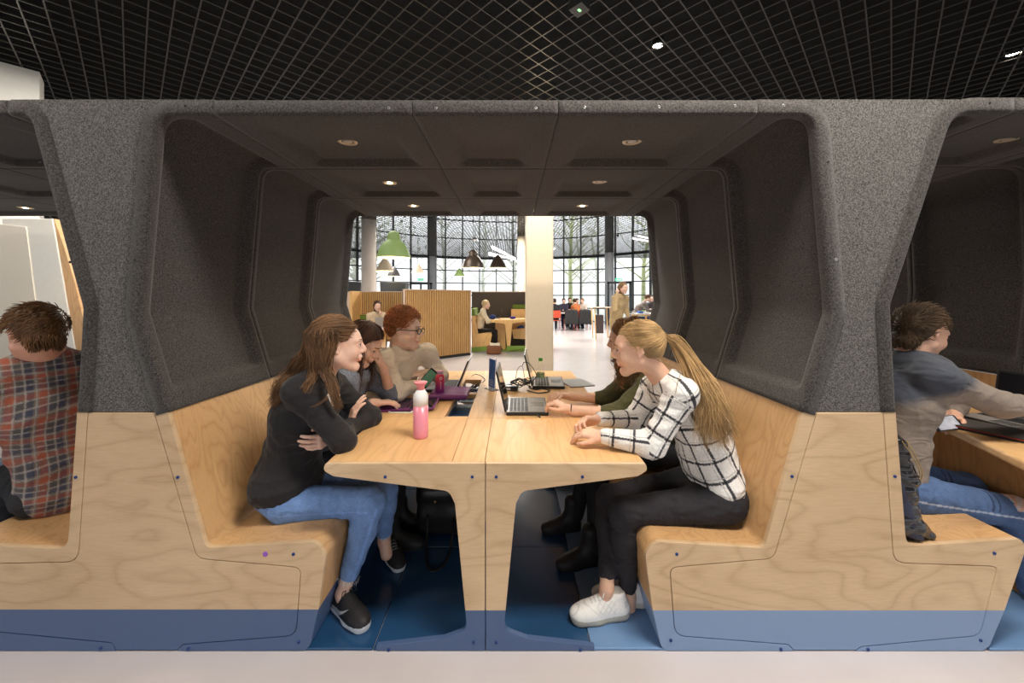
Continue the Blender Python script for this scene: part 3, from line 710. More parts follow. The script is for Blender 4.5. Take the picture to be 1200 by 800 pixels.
def strands_mesh(paths, rad, cols, n=4):
    """paths: list of (k,3) arrays; thin tapering tubes in one mesh"""
    vs = []; fs = []; cs = []; off = 0
    for p, r, c in zip(paths, rad, cols):
        p = np.asarray(p, dtype=np.float32); m = len(p); d = np.gradient(p, axis=0); d /= np.maximum(1e-9, np.linalg.norm(d, axis=1))[:, None]
        a = np.cross(d, np.array((.3, .2, 1))); a /= np.maximum(1e-9, np.linalg.norm(a, axis=1))[:, None]; b = np.cross(d, a)
        t = np.linspace(0, 1, m); rr = r*np.clip(np.minimum(1, (1-t)*4+.12), 0, 1)*np.minimum(1, t*6+.4)
        ring = [p+(a*math.cos(2*PI*j/n)+b*math.sin(2*PI*j/n))*rr[:, None] for j in range(n)]
        v = np.stack(ring, 1).reshape(-1, 3); vs.append(v); i = np.arange(m-1)
        for j in range(n):
            k = (j+1) % n; fs.append(np.stack([i*n+j, i*n+k, (i+1)*n+k, (i+1)*n+j], 1)+off)
        cs.append(np.broadcast_to(np.array(c, dtype=np.float32), (len(v), 3))); off += len(v)
    return (np.concatenate(vs), np.concatenate(fs)), np.concatenate(cs)
# ============================================================ people
SKIN = np.array(srgb(226, 186, 164)); LIP = np.array(srgb(190, 120, 112))
M_skin = vcol_mat('skin', rough=.5, bump=.06, bscale=500, spec=.35, noise=.05, nscale=60, sss=.15)
M_cloth = vcol_mat('cloth', rough=.85, bump=.35, bscale=420, noise=.10, nscale=140, sheen=.1, wr=.45)
M_marl = vcol_mat('marl_knit', rough=.95, bump=.6, bscale=300, noise=.75, nscale=260)
M_denim = vcol_mat('denim', rough=.85, bump=.4, bscale=700, noise=.16, nscale=180, wr=.4)
M_shoe = vcol_mat('shoe', rough=.55, bump=.15, bscale=300, noise=.05)
M_hair = vcol_mat('hair', rough=.5, bump=.25, bscale=90, spec=.3, noise=.3, nscale=14)
M_eye = mat('eye_white', (.75, .72, .70), .15); M_iris = mat('iris', (.03, .025, .02), .1); M_lash = mat('lash', (.02, .014, .01), .6)
M_glassblk = mat('black_frame', (.012, .012, .013), .25); M_lens = mat('lens', (1, 1, 1), .02, trans=1, ior=1.1, spec=.3)
def un(v): v = np.array(v, dtype=float); return v/np.linalg.norm(v)
class Frame:
    def __init__(s, o, f, u, sc=1):
        s.o = np.array(o, dtype=float); s.f = un(f); u = np.array(u, dtype=float); s.u = un(u-s.f*(u @ s.f)); s.s = np.cross(s.u, s.f); s.sc = sc   # s = the person's left
    def __call__(s, f, sd, u): return s.o+(s.f*f+s.s*sd+s.u*u)*s.sc
    def R(s): return np.stack([s.f, s.s, s.u])
def head_prims(H, neck, male=0, cids=(0, 1)):
    R = H.R(); q = H.sc; P = []
    e = lambda c, r, k=None, cid=0: P.append(Ell(H(*c), [x*q for x in r], R, cid, k))
    cn = lambda a, b, ra, rb, k=None, cid=0: P.append(Cone(H(*a), H(*b), ra*q, rb*q, cid, k))
    e((-.014, 0, .036), (.094, .073, .084)); e((.022, 0, -.012), (.070, .064, .090), .02); e((.050, 0, .030), (.046, .056, .050), .02)
    for sd in (-1, 1):
        cn((.0, sd*.052, -.045), (.066, sd*.016, -.097), .020+.004*male, .016, .03)
        e((.058, sd*.036, -.028), (.030, .026, .030), .02)
        cn((.086, sd*.012, .026), (.074, sd*.046, .026), .0105+.002*male, .010, .014)
        cn((.093, sd*.0, -.014), (.098, sd*.010, -.026), .007, .0085, .006)
        # ear: rim and lobe
        cn((-.012, sd*.074, .016), (.004, sd*.079, .022), .006, .006, .004); cn((-.012, sd*.074, .016), (-.016, sd*.077, -.004), .006, .006, .003)
        cn((-.016, sd*.077, -.004), (.0, sd*.072, -.026), .006, .006, .003); e((-.004, sd*.073, -.002), (.016, .0045, .024), .004)
        e((.078, sd*.031, .006), (.0165, .018, .0125), .006)      # lids
    cn((.090, 0, .020), (.112, 0, -.016), .0080, .0105, .012); cn((.108, 0, -.018), (.106, 0, -.024), .011, .010, .006)
    cn((.080+.005*male, 0, -.094), (.075, 0, -.100), .0135+.005*male, .016, .02)
    e((.088, 0, -.052), (.018, .026, .016), .012)
    cn((.0955, -.010, -.051), (.0955, .010, -.051), .0062, .0062, .004, cids[1]); cn((.088, -.022, -.056), (.0965, 0, -.051), .0042, .0055, .003, cids[1]); cn((.088, .022, -.056), (.0965, 0, -.051), .0042, .0055, .003, cids[1])
    cn((.0925, -.010, -.064), (.0925, .010, -.064), .0070, .0070, .004, cids[1])
    P.append(Cone(H(-.025, 0, -.045), neck, (.047+.013*male)*q, (.051+.015*male)*q, 0, .03))
    S_ = []
    for sd in (-1, 1):
        S_.append(Ell(H(.106, sd*.030, .014), [.014*q, .019*q, .008*q], R, 0, .008)); S_.append(Ell(H(.096, sd*.033, .005), [.010*q, .0145*q, .0062*q], R, 0, .002))
    S_.append(Cone(H(.104, -.016, -.0575), H(.104, .016, -.0575), .004*q, .004*q, 0, .003))
    return P, S_
def head_details(H, parent, hair, brow=1):
    q = H.sc
    for sd in (-1, 1):
        c = H(.0795, sd*.031, .006); MB().ell(c, (.0142*q,)*3).build('eye', M_eye, parent)
        d = H.f; MB().ell(H(.0880, sd*.0315, .005), (.0070*q,)*3).build('iris', M_iris, parent)
        lid = [H(.0945-.010*abs(t)**2, sd*.031+t*.015, .0115-.004*t*t) for t in np.linspace(-1, 1, 7)]; MB().tube(lid, .0018*q, 5).build('eyelash', M_lash, parent)
        br = [H(.1015-.022*t*t, sd*(.012+.036*t), .031+.006*t-.009*t*t) for t in np.linspace(0, 1, 8)]; MB().tube(br, [.0036*q*(1-.5*t) for t in np.linspace(0, 1, 8)], 6, flat=.6).build('eyebrow', hair, parent)
def hand_prims(wr, d, n, side, curl=.5, spread=.12, sc=1.0, thumb=.6, fan=None, cid=0, forearm=None, curls=None):
    """wr wrist, d towards the fingers, n = direction the palm faces, side = +1/-1 where the thumb sits (along cross(d,n))"""
    d = un(d); n = np.array(n, dtype=float); n = un(n-d*(n @ d)); t = np.cross(d, n)*side; P = []; wr = np.array(wr, dtype=float); K = []
    L_ = (.044, .026, .020); offs = (.030, .010, -.010, -.029); plen = (.088, .090, .085, .076); fl = (.95, 1.05, .98, .80)
    for i in range(4):
        kn = wr+(d*plen[i]+t*offs[i])*sc; K.append(kn)
        P.append(Cone(wr+(d*.012+t*offs[i]*.55)*sc, kn-n*.002, .0145*sc, .0118*sc, cid, .010))
        a = spread*(1.5-i); dd = un(d*math.cos(a)+t*math.sin(a)); p = kn; ang = 0; c = curls[i] if curls else curl
        for j in range(3):
            ang += c*(.9, 1.1, .8)[j]; v = dd*math.cos(ang)+n*math.sin(ang); e_ = p+v*L_[j]*fl[i]*sc
            P.append(Cone(p, e_, (.0098, .0088, .0080)[j]*sc, (.0088, .0080, .0068)[j]*sc, cid, .003)); p = e_
    b = wr+(d*.022+t*.024+n*.008)*sc; k1 = b+un(d*.75+t*.62+n*.25*thumb)*.040*sc; k2 = k1+un(d*.92+t*.30+n*.35*thumb)*.032*sc; k3 = k2+un(d+t*.02+n*.5*thumb)*.025*sc
    P += [Cone(wr+d*.008*sc, b, .017*sc, .016*sc, cid, .012), Cone(b, k1, .0150*sc, .0115*sc, cid, .010), Cone(k1, k2, .0108*sc, .0098*sc, cid, .004), Cone(k2, k3, .0098*sc, .0075*sc, cid, .004)]
    P.append(Cone(wr-d*.035*sc, wr+d*.010*sc, .0245*sc, .0225*sc, cid, .015))
    if forearm is not None: P.append(Cone(forearm, wr-d*.02*sc, .040*sc, .0255*sc, cid, .02))
    return P
def body(parent, sets, skin=SKIN, name='body'):
    """sets: list of (prims, subs, res, k); islands overlap under the clothes and share ONE mesh"""
    parts = []; cols = []; pal = np.array([skin, LIP*.5+skin*.5*np.array((1, .72, .72)), skin*.9], dtype=np.float32)
    for prims, subs, res, k in sets:
        v, f = field(prims, subs, res, k); v = relax(v, f, 1, .4); ds = np.stack([p.d(v) for p in prims], 1); w = ds.argmin(1)
        parts.append((v, f)); cols.append(pal[np.array([p.cid for p in prims])[w]])
    return put(name, npmesh(name, parts, cols), M_skin, parent)
def folds(amp=.004, f=26, seed=0, dirv=(1, .4, 2.2)):
    dv = np.array(dirv, dtype=np.float32)
    def g(P):
        q = P+seed*.37; w = noise3(q, 6.0)*.06; a = np.abs(noise3(q*dv+w[:, None], f*.42)); b = np.abs(noise3(q*dv[[2, 0, 1]]-w[:, None], f*.6)); return amp*(1.5*np.minimum(a, .5)+1.0*np.minimum(b, .45)+.35*noise3(q, f*1.6)-.45)
    return g
def torso_prims(P, Ch, Nb, SL, SR, side, w=1.0, infl=0.0, bust=0, fwd=None, cid=0, belly=.105, hip=.155):
    P, Ch, Nb, SL, SR = [np.array(x, dtype=float) for x in (P, Ch, Nb, SL, SR)]; sp = Ch-P; wst = P+sp*.42; i = infl
    pr = [ECone(P, wst, (hip*w+i, .115*w+i), (.128*w+i, belly*w+i), side, cid, .05), ECone(wst, Ch, (.128*w+i, belly*w+i), (.152*w+i, .112*w+i), side, cid, .05),
          ECone(Ch, (SL+SR)/2*.8+Nb*.2, (.150*w+i, .108*w+i), (.11*w+i, .070*w+i), side, cid, .05),
          Cone(Nb, SL, .055*w+i, .053*w+i, cid, .05), Cone(Nb, SR, .055*w+i, .053*w+i, cid, .05)]
    if bust and fwd is not None:
        s = un(side)
        for sg in (-1, 1): pr.append(Ell(Ch+un(fwd)*.075*w+s*sg*.07-sp*.10, (.055+i, .055+i, .055+i), None, cid, .04))
    return pr
def arm_prims(S_, E, Wr, r=(.052, .045, .035), infl=0, cid=0, stop=1.0):
    S_, E, Wr = [np.array(x, dtype=float) for x in (S_, E, Wr)]; a = E+(Wr-E)*stop
    return [Cone(S_, E, r[0]+infl, r[1]+infl, cid, .06), Cone(E, a, r[1]+infl, r[2]+infl, cid, .03)]
def leg_prims(H_, K, A, r=(.082, .060, .043), infl=0, cid=0, stop=1.0):
    H_, K, A = [np.array(x, dtype=float) for x in (H_, K, A)]; a = K+(A-K)*stop; c = K+(A-K)*.30-un(np.array(K)-H_)*.0
    return [Cone(H_, K, r[0]+infl, r[1]+infl, cid, .04), Cone(K, c, r[1]+infl, r[1]*.97+infl, cid, .03), Cone(c, a, r[1]*.97+infl, r[2]+infl, cid, .03)]
# ---------------------------------------------------------------- shoes
def shoe(parent, heel, toe, up=(0, 0, 1), L_=.262, upper=(.02, .02, .022), sole=(.75, .75, .75), kind='runner', accent=(.35, .35, .35), tongue=None, roll=0, soleb=None):
    heel = np.array(heel, dtype=float); toe = np.array(toe, dtype=float); F = Frame(heel, toe-heel, up, L_/.262); R = F.R(); P = []; q = F.sc
    th = .030 if kind != 'boot' else .022
    # sole: two slabs
    P += [Cone(F(.040, 0, .012), F(.150, .004, .010), .038*q, .036*q, 1, .02), Cone(F(.150, .004, .010), F(.215, .010, .012), .042*q, .036*q, 1, .02)]
    up_ = [Ell(F(.200, .008, .034), [.058*q, .040*q, .030*q], R, 0, .02), Cone(F(.175, .004, .038), F(.095, 0, .070), .034*q, .032*q, 0, .03), Cone(F(.045, 0, .045), F(.050, 0, .085), .036*q, .031*q, 0, .03), Cone(F(.045, 0, .04), F(.12, 0, .04), .036*q, .037*q, 0, .02)]
    if kind == 'boot': up_ += [Cone(F(.06, 0, .08), F(.055, 0, .17), .045*q, .048*q, 0, .03)]
    else: up_ += [Cone(F(.100, 0, .078), F(.088, 0, .104), .024*q, .017*q, 3, .01)]
    lo = F(0, 0, 0)
    def clipz(P_):  # flat bottom
        return P_
    prims = P+up_; sub = [RBox(F(.11, 0, -.050), [.2, .1, .050*q], R, .001, 1, .004)]
    if kind != 'boot': sub.append(Ell(F(.052, 0, .125), [.034*q, .022*q, .040*q], R, 2, .008))
    pal = [upper, sole, (.02, .02, .02), tongue if tongue is not None else upper]
    def paint(v, c, pr, w):
        l = (v-F.o) @ R.T/q; x, y, z = l[:, 0], l[:, 1], l[:, 2]; c = np.tile(np.array(upper, dtype=np.float32), (len(v), 1))
        zt = .026+.010*np.clip((.09-x)/.09, 0, 1)+.006*np.clip((x-.2)/.06, 0, 1)
        if kind == 'boot': zt = .016+0*x
        c[z < zt] = sole
        if soleb is not None: c[z < .010] = soleb
        if kind != 'boot':
            c[(x < .035) & (z > .055) & (z < .075)] = accent
            # curved mark on both sides of the runner
            if kind == 'runner':
                t = (x-.055)/.115; lowc = .040+.030*np.clip(t, 0, 1)**1.8-.010*np.sin(np.clip(t, 0, 1)*PI); wd = .011*np.sin(np.clip(t, 0, 1)**.6*PI)
                c[(t > 0) & (t < 1) & (np.abs(z-lowc) < wd) & (np.abs(y) > .016)] = accent
            if kind == 'retro':
                st = (np.abs(((x*1.0+z*.9)*1000) % 22-11) < 2.2) | (np.abs(((x-z*.9)*1000) % 26-13) < 1.6)
                c[st & (x > .07) & (x < .15) & (z > .04) & (z < .085) & (np.abs(y) > .018)] = np.array(upper)*.80
                c[(np.abs(z-(.052+.02*np.sin(x*40))) < .0016) & (x > .13)] = np.array(upper)*.8
            lx = (x > .095) & (x < .175) & (np.abs(y) < .020) & (z > .055) & ((((x*1000) % 15) < 5)); c[lx] = np.array(tongue if tongue is not None else accent)*.9
        return c
    o = sculpt('shoe', prims, M_shoe, parent, sub, res=.0026, k=.02, paint=paint)
    if kind != 'boot':
        mb = MB(); 
        for j in range(5):
            x = .105+.016*j; z = .104-.0105*j; mb.tube([F(x-.006, -.022, z-.008), F(x, -.008, z+.002), F(x+.004, .008, z+.002), F(x+.010, .022, z-.008)], .0022*q, 5)
        for sg in (-1, 1): mb.tube([F(.110, 0, .108), F(.118, sg*.025, .116), F(.128, sg*.034, .098), F(.116, sg*.016, .100), F(.110, 0, .108)], .0018*q, 5)
        mb.build('lace', mat('lace_%d' % int(upper[0]*100), [min(1, v*1.1+.01) for v in upper], .8), o)
    return o
# ---------------------------------------------------------------- hair
def hcol(base, n, var=.35):
    b = np.array(base); return [b*(1+RNG.uniform(-var, var)) for _ in range(n)]
def skull(H, az, el, off=.0):
    """point on the cranium: az from front towards the left side (deg), el up from the equator"""
    a, e = math.radians(az), math.radians(el); x, y, z = math.cos(e)*math.cos(a), math.cos(e)*math.sin(a), math.sin(e)
    return H(-.014+(.101+off)*x, (.081+off)*y, .036+(.091+off)*z)
def cap_prims(H, front=.052, low=-.05, cid=0, thick=.012, back=-.07):
    R = H.R(); q = H.sc
    return [Ell(H(-.020, 0, .040), [(.094+thick)*q, (.072+thick)*q, (.085+thick)*q], R, cid, .02), Ell(H(-.055, 0, .0), [.055*q, .064*q, .065*q], R, cid, .03)]
def face_cut(H, hair_y=.058, up=.062, r=(.060, .11, .10), fo=.10):
    R = H.R(); q = H.sc; return [Ell(H(fo, 0, up-.105), [x*q for x in r], R, 0, .012)]
def arc_path(H, a0, a1, off0, off1, n=9, sag=0):
    """great-arc like path over the skull from (az,el) a0 to a1"""
    out = []
    for i in range(n):
        t = i/(n-1); out.append(skull(H, a0[0]+(a1[0]-a0[0])*t, a0[1]+(a1[1]-a0[1])*t, off0+(off1-off0)*t+sag*math.sin(PI*t)))
    return out
def root_ok(H, az, el, low=-.045, m=1.02, ear=True):
    q = (A_(skull(H, az, el))-H.o)/H.sc; x, y, z = q @ H.f, q @ H.s, q @ H.u
    return ((x-.085)/.077)**2+(y/.12)**2+((z+.060)/.135)**2 > m and z > low and not (ear and x > -.03 and z < .012)
def A_(v): return np.array([v[0], v[1], v[2]], dtype=float)
def root(H, a0, a1, e0=-25, e1=88, **k):
    for _ in range(200):
        az = RNG.uniform(a0, a1); el = math.degrees(math.asin(RNG.uniform(math.sin(math.radians(e0)), math.sin(math.radians(e1)))))
        if root_ok(H, az, el, **k): return az, el
    return 120.0*(1 if a1 > 0 else -1), 30.0
def spline(pts, n):
    pts = [np.array(p, dtype=float) for p in pts]; pts = [2*pts[0]-pts[1]]+pts+[2*pts[-1]-pts[-2]]; out = []; m = len(pts)-3
    for i in range(n):
        t = i/(n-1)*m; k = min(int(t), m-1); u = t-k; p0, p1, p2, p3 = pts[k:k+4]
        out.append(.5*((2*p1)+(p2-p0)*u+(2*p0-5*p1+4*p2-p3)*u*u+(3*p1-p0-3*p2+p3)*u**3))
    return out
def hair(parent, paths, rad, cols, capv=None, capcol=None, name='hair', n=4):
    st, cs = strands_mesh(paths, rad, cols, n); parts = [st]; cc = [cs]
    if capv is not None: parts.append(capv); cc.append(np.array(capcol, dtype=np.float32))
    return put(name, npmesh(name, parts, cc), M_hair, parent)
# ============================================================ the people at the tables
def A3(v): return np.array([v[0], v[1], v[2]], dtype=float)
def w3(*a): return A3(W(*a))
def person(base, label, group=None): return thing('person', base, label, 'person', group)
def jit(n, s): return RNG.normal(0, s, (n, 3))
# ---------------------------------------------------------------- woman in black, front left
def build_black_top():
    t = person((-1.05, 1.85, 0), 'woman with long light brown hair in a black top and blue jeans, arms folded')
    P = np.array((-1.115, 1.87, .535)); Ch = w3(354, 486, 1.86); Nb = w3(377, 441, 1.83); SR = w3(352, 458, 1.69); SL = w3(388, 450, 2.01)
    ER = w3(401, 516, 1.71); WR = w3(409, 500, 1.93); EL = w3(434, 489, 2.05); WL = w3(390, 511, 1.80)
    H = Frame(w3(396, 405, 1.77), (.90, .40, -.04), (-.02, 0, 1), 1.03); side = (0, 1, 0)
    hp, hs = head_prims(H, Nb+np.array((0, 0, -.02)), 0)
    hR = hand_prims(WR+un(WR-ER)*.0, (.20, .32, .93), (.75, .55, -.2), 1, curls=(.25, .22, .25, .3), spread=.07, sc=.92, forearm=ER*.3+WR*.7)
    hL = hand_prims(WL, (-.35, -1, .02), (-.9, .3, .1), -1, curls=(.5, .5, .5, .6), spread=.05, sc=.92, forearm=EL*.3+WL*.7)
    HR, HL = w3(337, 590, 1.78), w3(345, 575, 1.95); KR, KL = w3(436, 588, 1.80), w3(450, 574, 1.95); AR = np.array((-.775, 1.745, .10)); AL = w3(450, 633, 2.03)
    legsk = [Cone(KR*.3+AR*.7, AR, .036, .029, 0), Cone(AR, AR+(0.02, -.02, -.05), .030, .030, 0), Cone(KL*.3+AL*.7, AL, .036, .029, 0), Cone(AL, AL+(.02, -.02, -.06), .030, .03, 0)]
    tor = torso_prims(P, Ch, Nb, SL, SR, side, .9, -.012)+arm_prims(SR, ER, WR, (.040, .034, .025))+arm_prims(SL, EL, WL, (.040, .034, .025))+leg_prims(HR, KR, AR, (.07, .05, .03))+leg_prims(HL, KL, AL, (.07, .05, .03))
    body(t, [(hp, hs, .003, .012), (hR, (), .0028, .006), (hL, (), .0028, .006), (tor, (), .012, .03), (legsk, (), .004, .02)], np.array(srgb(224, 184, 164)))
    head_details(H, t, mat('brow_brown', srgb(80, 52, 32), .7))
    # loose black top
    top = torso_prims(P+(.012, 0, .045), Ch, Nb+(-.012, 0, -.018), SL, SR, side, 1.0, .010, bust=1, fwd=(1, 0, 0), hip=.185)+[ECone(P+(-.005, -.01, .045), P+(.075, -.01, .035), (.180, .118), (.165, .105), side, 0, .04)]
    top += arm_prims(SR, ER, WR, (.060, .054, .036), .003, stop=.80)+arm_prims(SL, EL, WL, (.058, .052, .036), .003, stop=.9)
    sub = [Cone(H(-.01, 0, -.07), Nb+(.035, 0, .005), .045, .062, 0, .01), Cone(Nb+(.05, 0, 0), Nb+(.10, 0, -.07), .035, .014, 0, .01)]
    sculpt('black_top', top, M_cloth, t, sub, .0055, .03, folds(.0065, 22, 1), pal=[srgb(36, 34, 36)])
    und = [ECone(Nb+(.030, 0, -.10), Nb+(.012, 0, -.035), (.065, .05), (.05, .04), side, 0, .02)]
    sculpt('white_camisole', und, M_cloth, t, (), .005, .02, pal=[srgb(225, 222, 220)])
    jn = [ECone(P+(0, 0, -.0), P+(.07, 0, -.035), (.175, .115), (.165, .10), side, 0, .04)]+leg_prims(HR, KR, AR, (.088, .062, .043), stop=.78)+leg_prims(HL, KL, AL, (.086, .062, .043), stop=.80)
    def pj(v, c, pr, w):
        n = noise3(v, 9.0)*.10+noise3(v*np.array((1, 1, .4), dtype=np.float32), 60.0)*.10; c = c*(1+n[:, None])
        for a, b in ((HR, KR), (KR, AR)):   # side seam
            u = un(b-a); q = v-a; tt = q @ u; r = q-tt[:, None]*u; m = (tt > 0) & (tt < np.linalg.norm(b-a)) & (np.abs(r[:, 2]+.012-r[:, 0]*.2) < .0035) & (r[:, 1] < 0); c[m] *= 1.28
        for K_, A_ in ((KR, AR), (KL, AL)):
            u = un(A_-K_); tt = (v-K_) @ u; m = (tt > np.linalg.norm(A_-K_)*.78-.002+.035*0) ; m2 = m & (tt > np.linalg.norm(A_-K_)*.78+.018) & (np.linalg.norm(v-A_, axis=1) < .16); c[m2] = srgb(205, 212, 222)
        return c
    jo = sculpt('jeans', jn, M_denim, t, (), .0045, .03, folds(.0045, 30, 4, (1.4, 1, 2.4)), pal=[srgb(112, 144, 196)], paint=pj)
    # frayed hem threads
    th = []; 
    for k in range(46):
        a = RNG.uniform(0, 2*PI); u = un(AR-KR); c_ = KR+(AR-KR)*.815; x = un(np.cross(u, (0, 1, 0))); y = np.cross(u, x); p = c_+(x*math.cos(a)+y*math.sin(a))*.047; q = p+u*RNG.uniform(.006, .022)+jit(1, .004)[0]+(x*math.cos(a)+y*math.sin(a))*RNG.uniform(0, .01)
        th.append(np.array([p, (p+q)/2+jit(1, .002)[0], q]))
    hair(t, th, [.0010]*len(th), [srgb(200, 208, 222)]*len(th), name='frayed_hem', n=3)
    shoe(t, (-.835, 1.805, .012), (-.625, 1.62, .012), L_=.275, upper=(.022, .021, .023), sole=(.72, .73, .75), accent=(.42, .43, .45), tongue=(.03, .03, .03))
    f_ = np.array((-.735, 2.19, .05)); shoe(t, f_, (-.60, 2.0, .014), up=(.18, -.25, 1), L_=.262, upper=(.022, .021, .023), sole=(.72, .73, .75), accent=(.36, .37, .4))
    # watch
    wd = un(WR-ER); c = WR-wd*.012; x = un(np.cross(wd, (0, 0, 1))); y = np.cross(wd, x)
    wt = MB(); wt.tube([c+(x*math.cos(a)+y*math.sin(a))*.029 for a in np.linspace(0, 2*PI, 20)], .0065, 6, cap=False, flat=.4)
    wo = wt.build('watch_strap', mat('gold_metal', srgb(190, 160, 100), .3, metal=.9), t); dv = un(np.array((.35, -.8, .45)))
    M = Matrix.Translation(c+un(dv-wd*(dv @ wd))*.031) @ Vector(un(dv-wd*(dv @ wd))).to_track_quat('Z', 'Y').to_matrix().to_4x4()
    MB().lathe([(.016, -.003), (.016, .003), (.013, .004)], (0, 0, 0), 20).build('watch_case', mat('gold_metal', srgb(190, 160, 100), .3, metal=.9), wo).data.transform(M)
    MB().lathe([(.0125, .0035), (.0124, .0045)], (0, 0, 0), 20).build('watch_dial', mat('watch_dial', (.02, .02, .02), .2), wo).data.transform(M)
    # hair: half gathered at the back, lengths falling over back and shoulder
    base = np.array(srgb(112, 82, 56)); G = A3(H(-.112, 0, .012)); paths = []; rad = []
    for k in range(1000):
        az, el = root(H, *((3, 168) if RNG.rand() < .4 else (-168, -3)), e0=-5)
        off = RNG.uniform(.006, .014); s0 = skull(H, az, el, off); sg = 1 if az > 0 else -1
        p1 = skull(H, az+(sg*165-az)*.35, el*.90+4, off+.006); p2 = skull(H, az+(sg*165-az)*.72, el*.5+6, off+.006)
        far = RNG.rand(); g = G+jit(1, .008)[0]
        e1 = w3(347, 430, 1.80)+jit(1, .012)[0]; e2 = w3(333, 450, 1.76)+jit(1, .014)[0]; e3 = w3(322, 470, 1.75)+jit(1, .013)[0]+np.array((0, 0, RNG.uniform(-.03, .05)))
        paths.append(spline([s0, p1, p2, g, e1, e2, e3], 20)); rad.append(RNG.uniform(.0011, .0021))
    for k in range(620):   # loose lengths below the gather, over the near shoulder
        az = -RNG.uniform(85, 175); el = RNG.uniform(-12, 22); off = RNG.uniform(.006, .014); s0 = skull(H, az, el+16, off); s1 = skull(H, az, el-14, off+.010)
        u = RNG.rand()
        if u < .55: e = [w3(383, 432, 1.70), w3(389, 452, 1.665), w3(396, 476, 1.66)]
        elif u < .8: e = [w3(366, 436, 1.70), w3(356, 455, 1.64), w3(344, 468, 1.66)]
        else: e = [w3(352, 432, 1.78), w3(336, 450, 1.74), w3(324, 478, 1.74)]
        paths.append(spline([s0, s1]+[x+jit(1, .010)[0]*(1, .5, 1) for x in e], 18)); rad.append(RNG.uniform(.0011, .0020))
    for k in range(3):
        paths.append(spline([H(-.02, -.080, -.02), w3(386+k, 440, 1.67), w3(384+2*k, 462, 1.63), w3(372, 473+k, 1.62), w3(362, 477, 1.62)] if k < 3 else [H(-.01, -.078, -.01), w3(398, 436, 1.69), w3(404, 455, 1.68), w3(400, 470, 1.68)], 16)); rad.append(.0013)
    cp = cap_prims(H, thick=.010); cv, cf = field(cp, face_cut(H, r=(.075, .12, .135), fo=.085, up=.045)+[Cone(H(.03, -.09, -.02), H(.03, .09, -.02), .045, .045, 0, .01)], .005, .02)
    hair(t, paths, rad, hcol(base, len(paths), .38), (cv, cf), np.tile(base*.75, (len(cv), 1)))
    MB().tube([G+(A3(H.s)*math.cos(a)+A3(H.u)*math.sin(a))*.016 for a in np.linspace(0, 2*PI, 12)], .003, 6).build('hair_tie', M_white, t)
build_black_top()
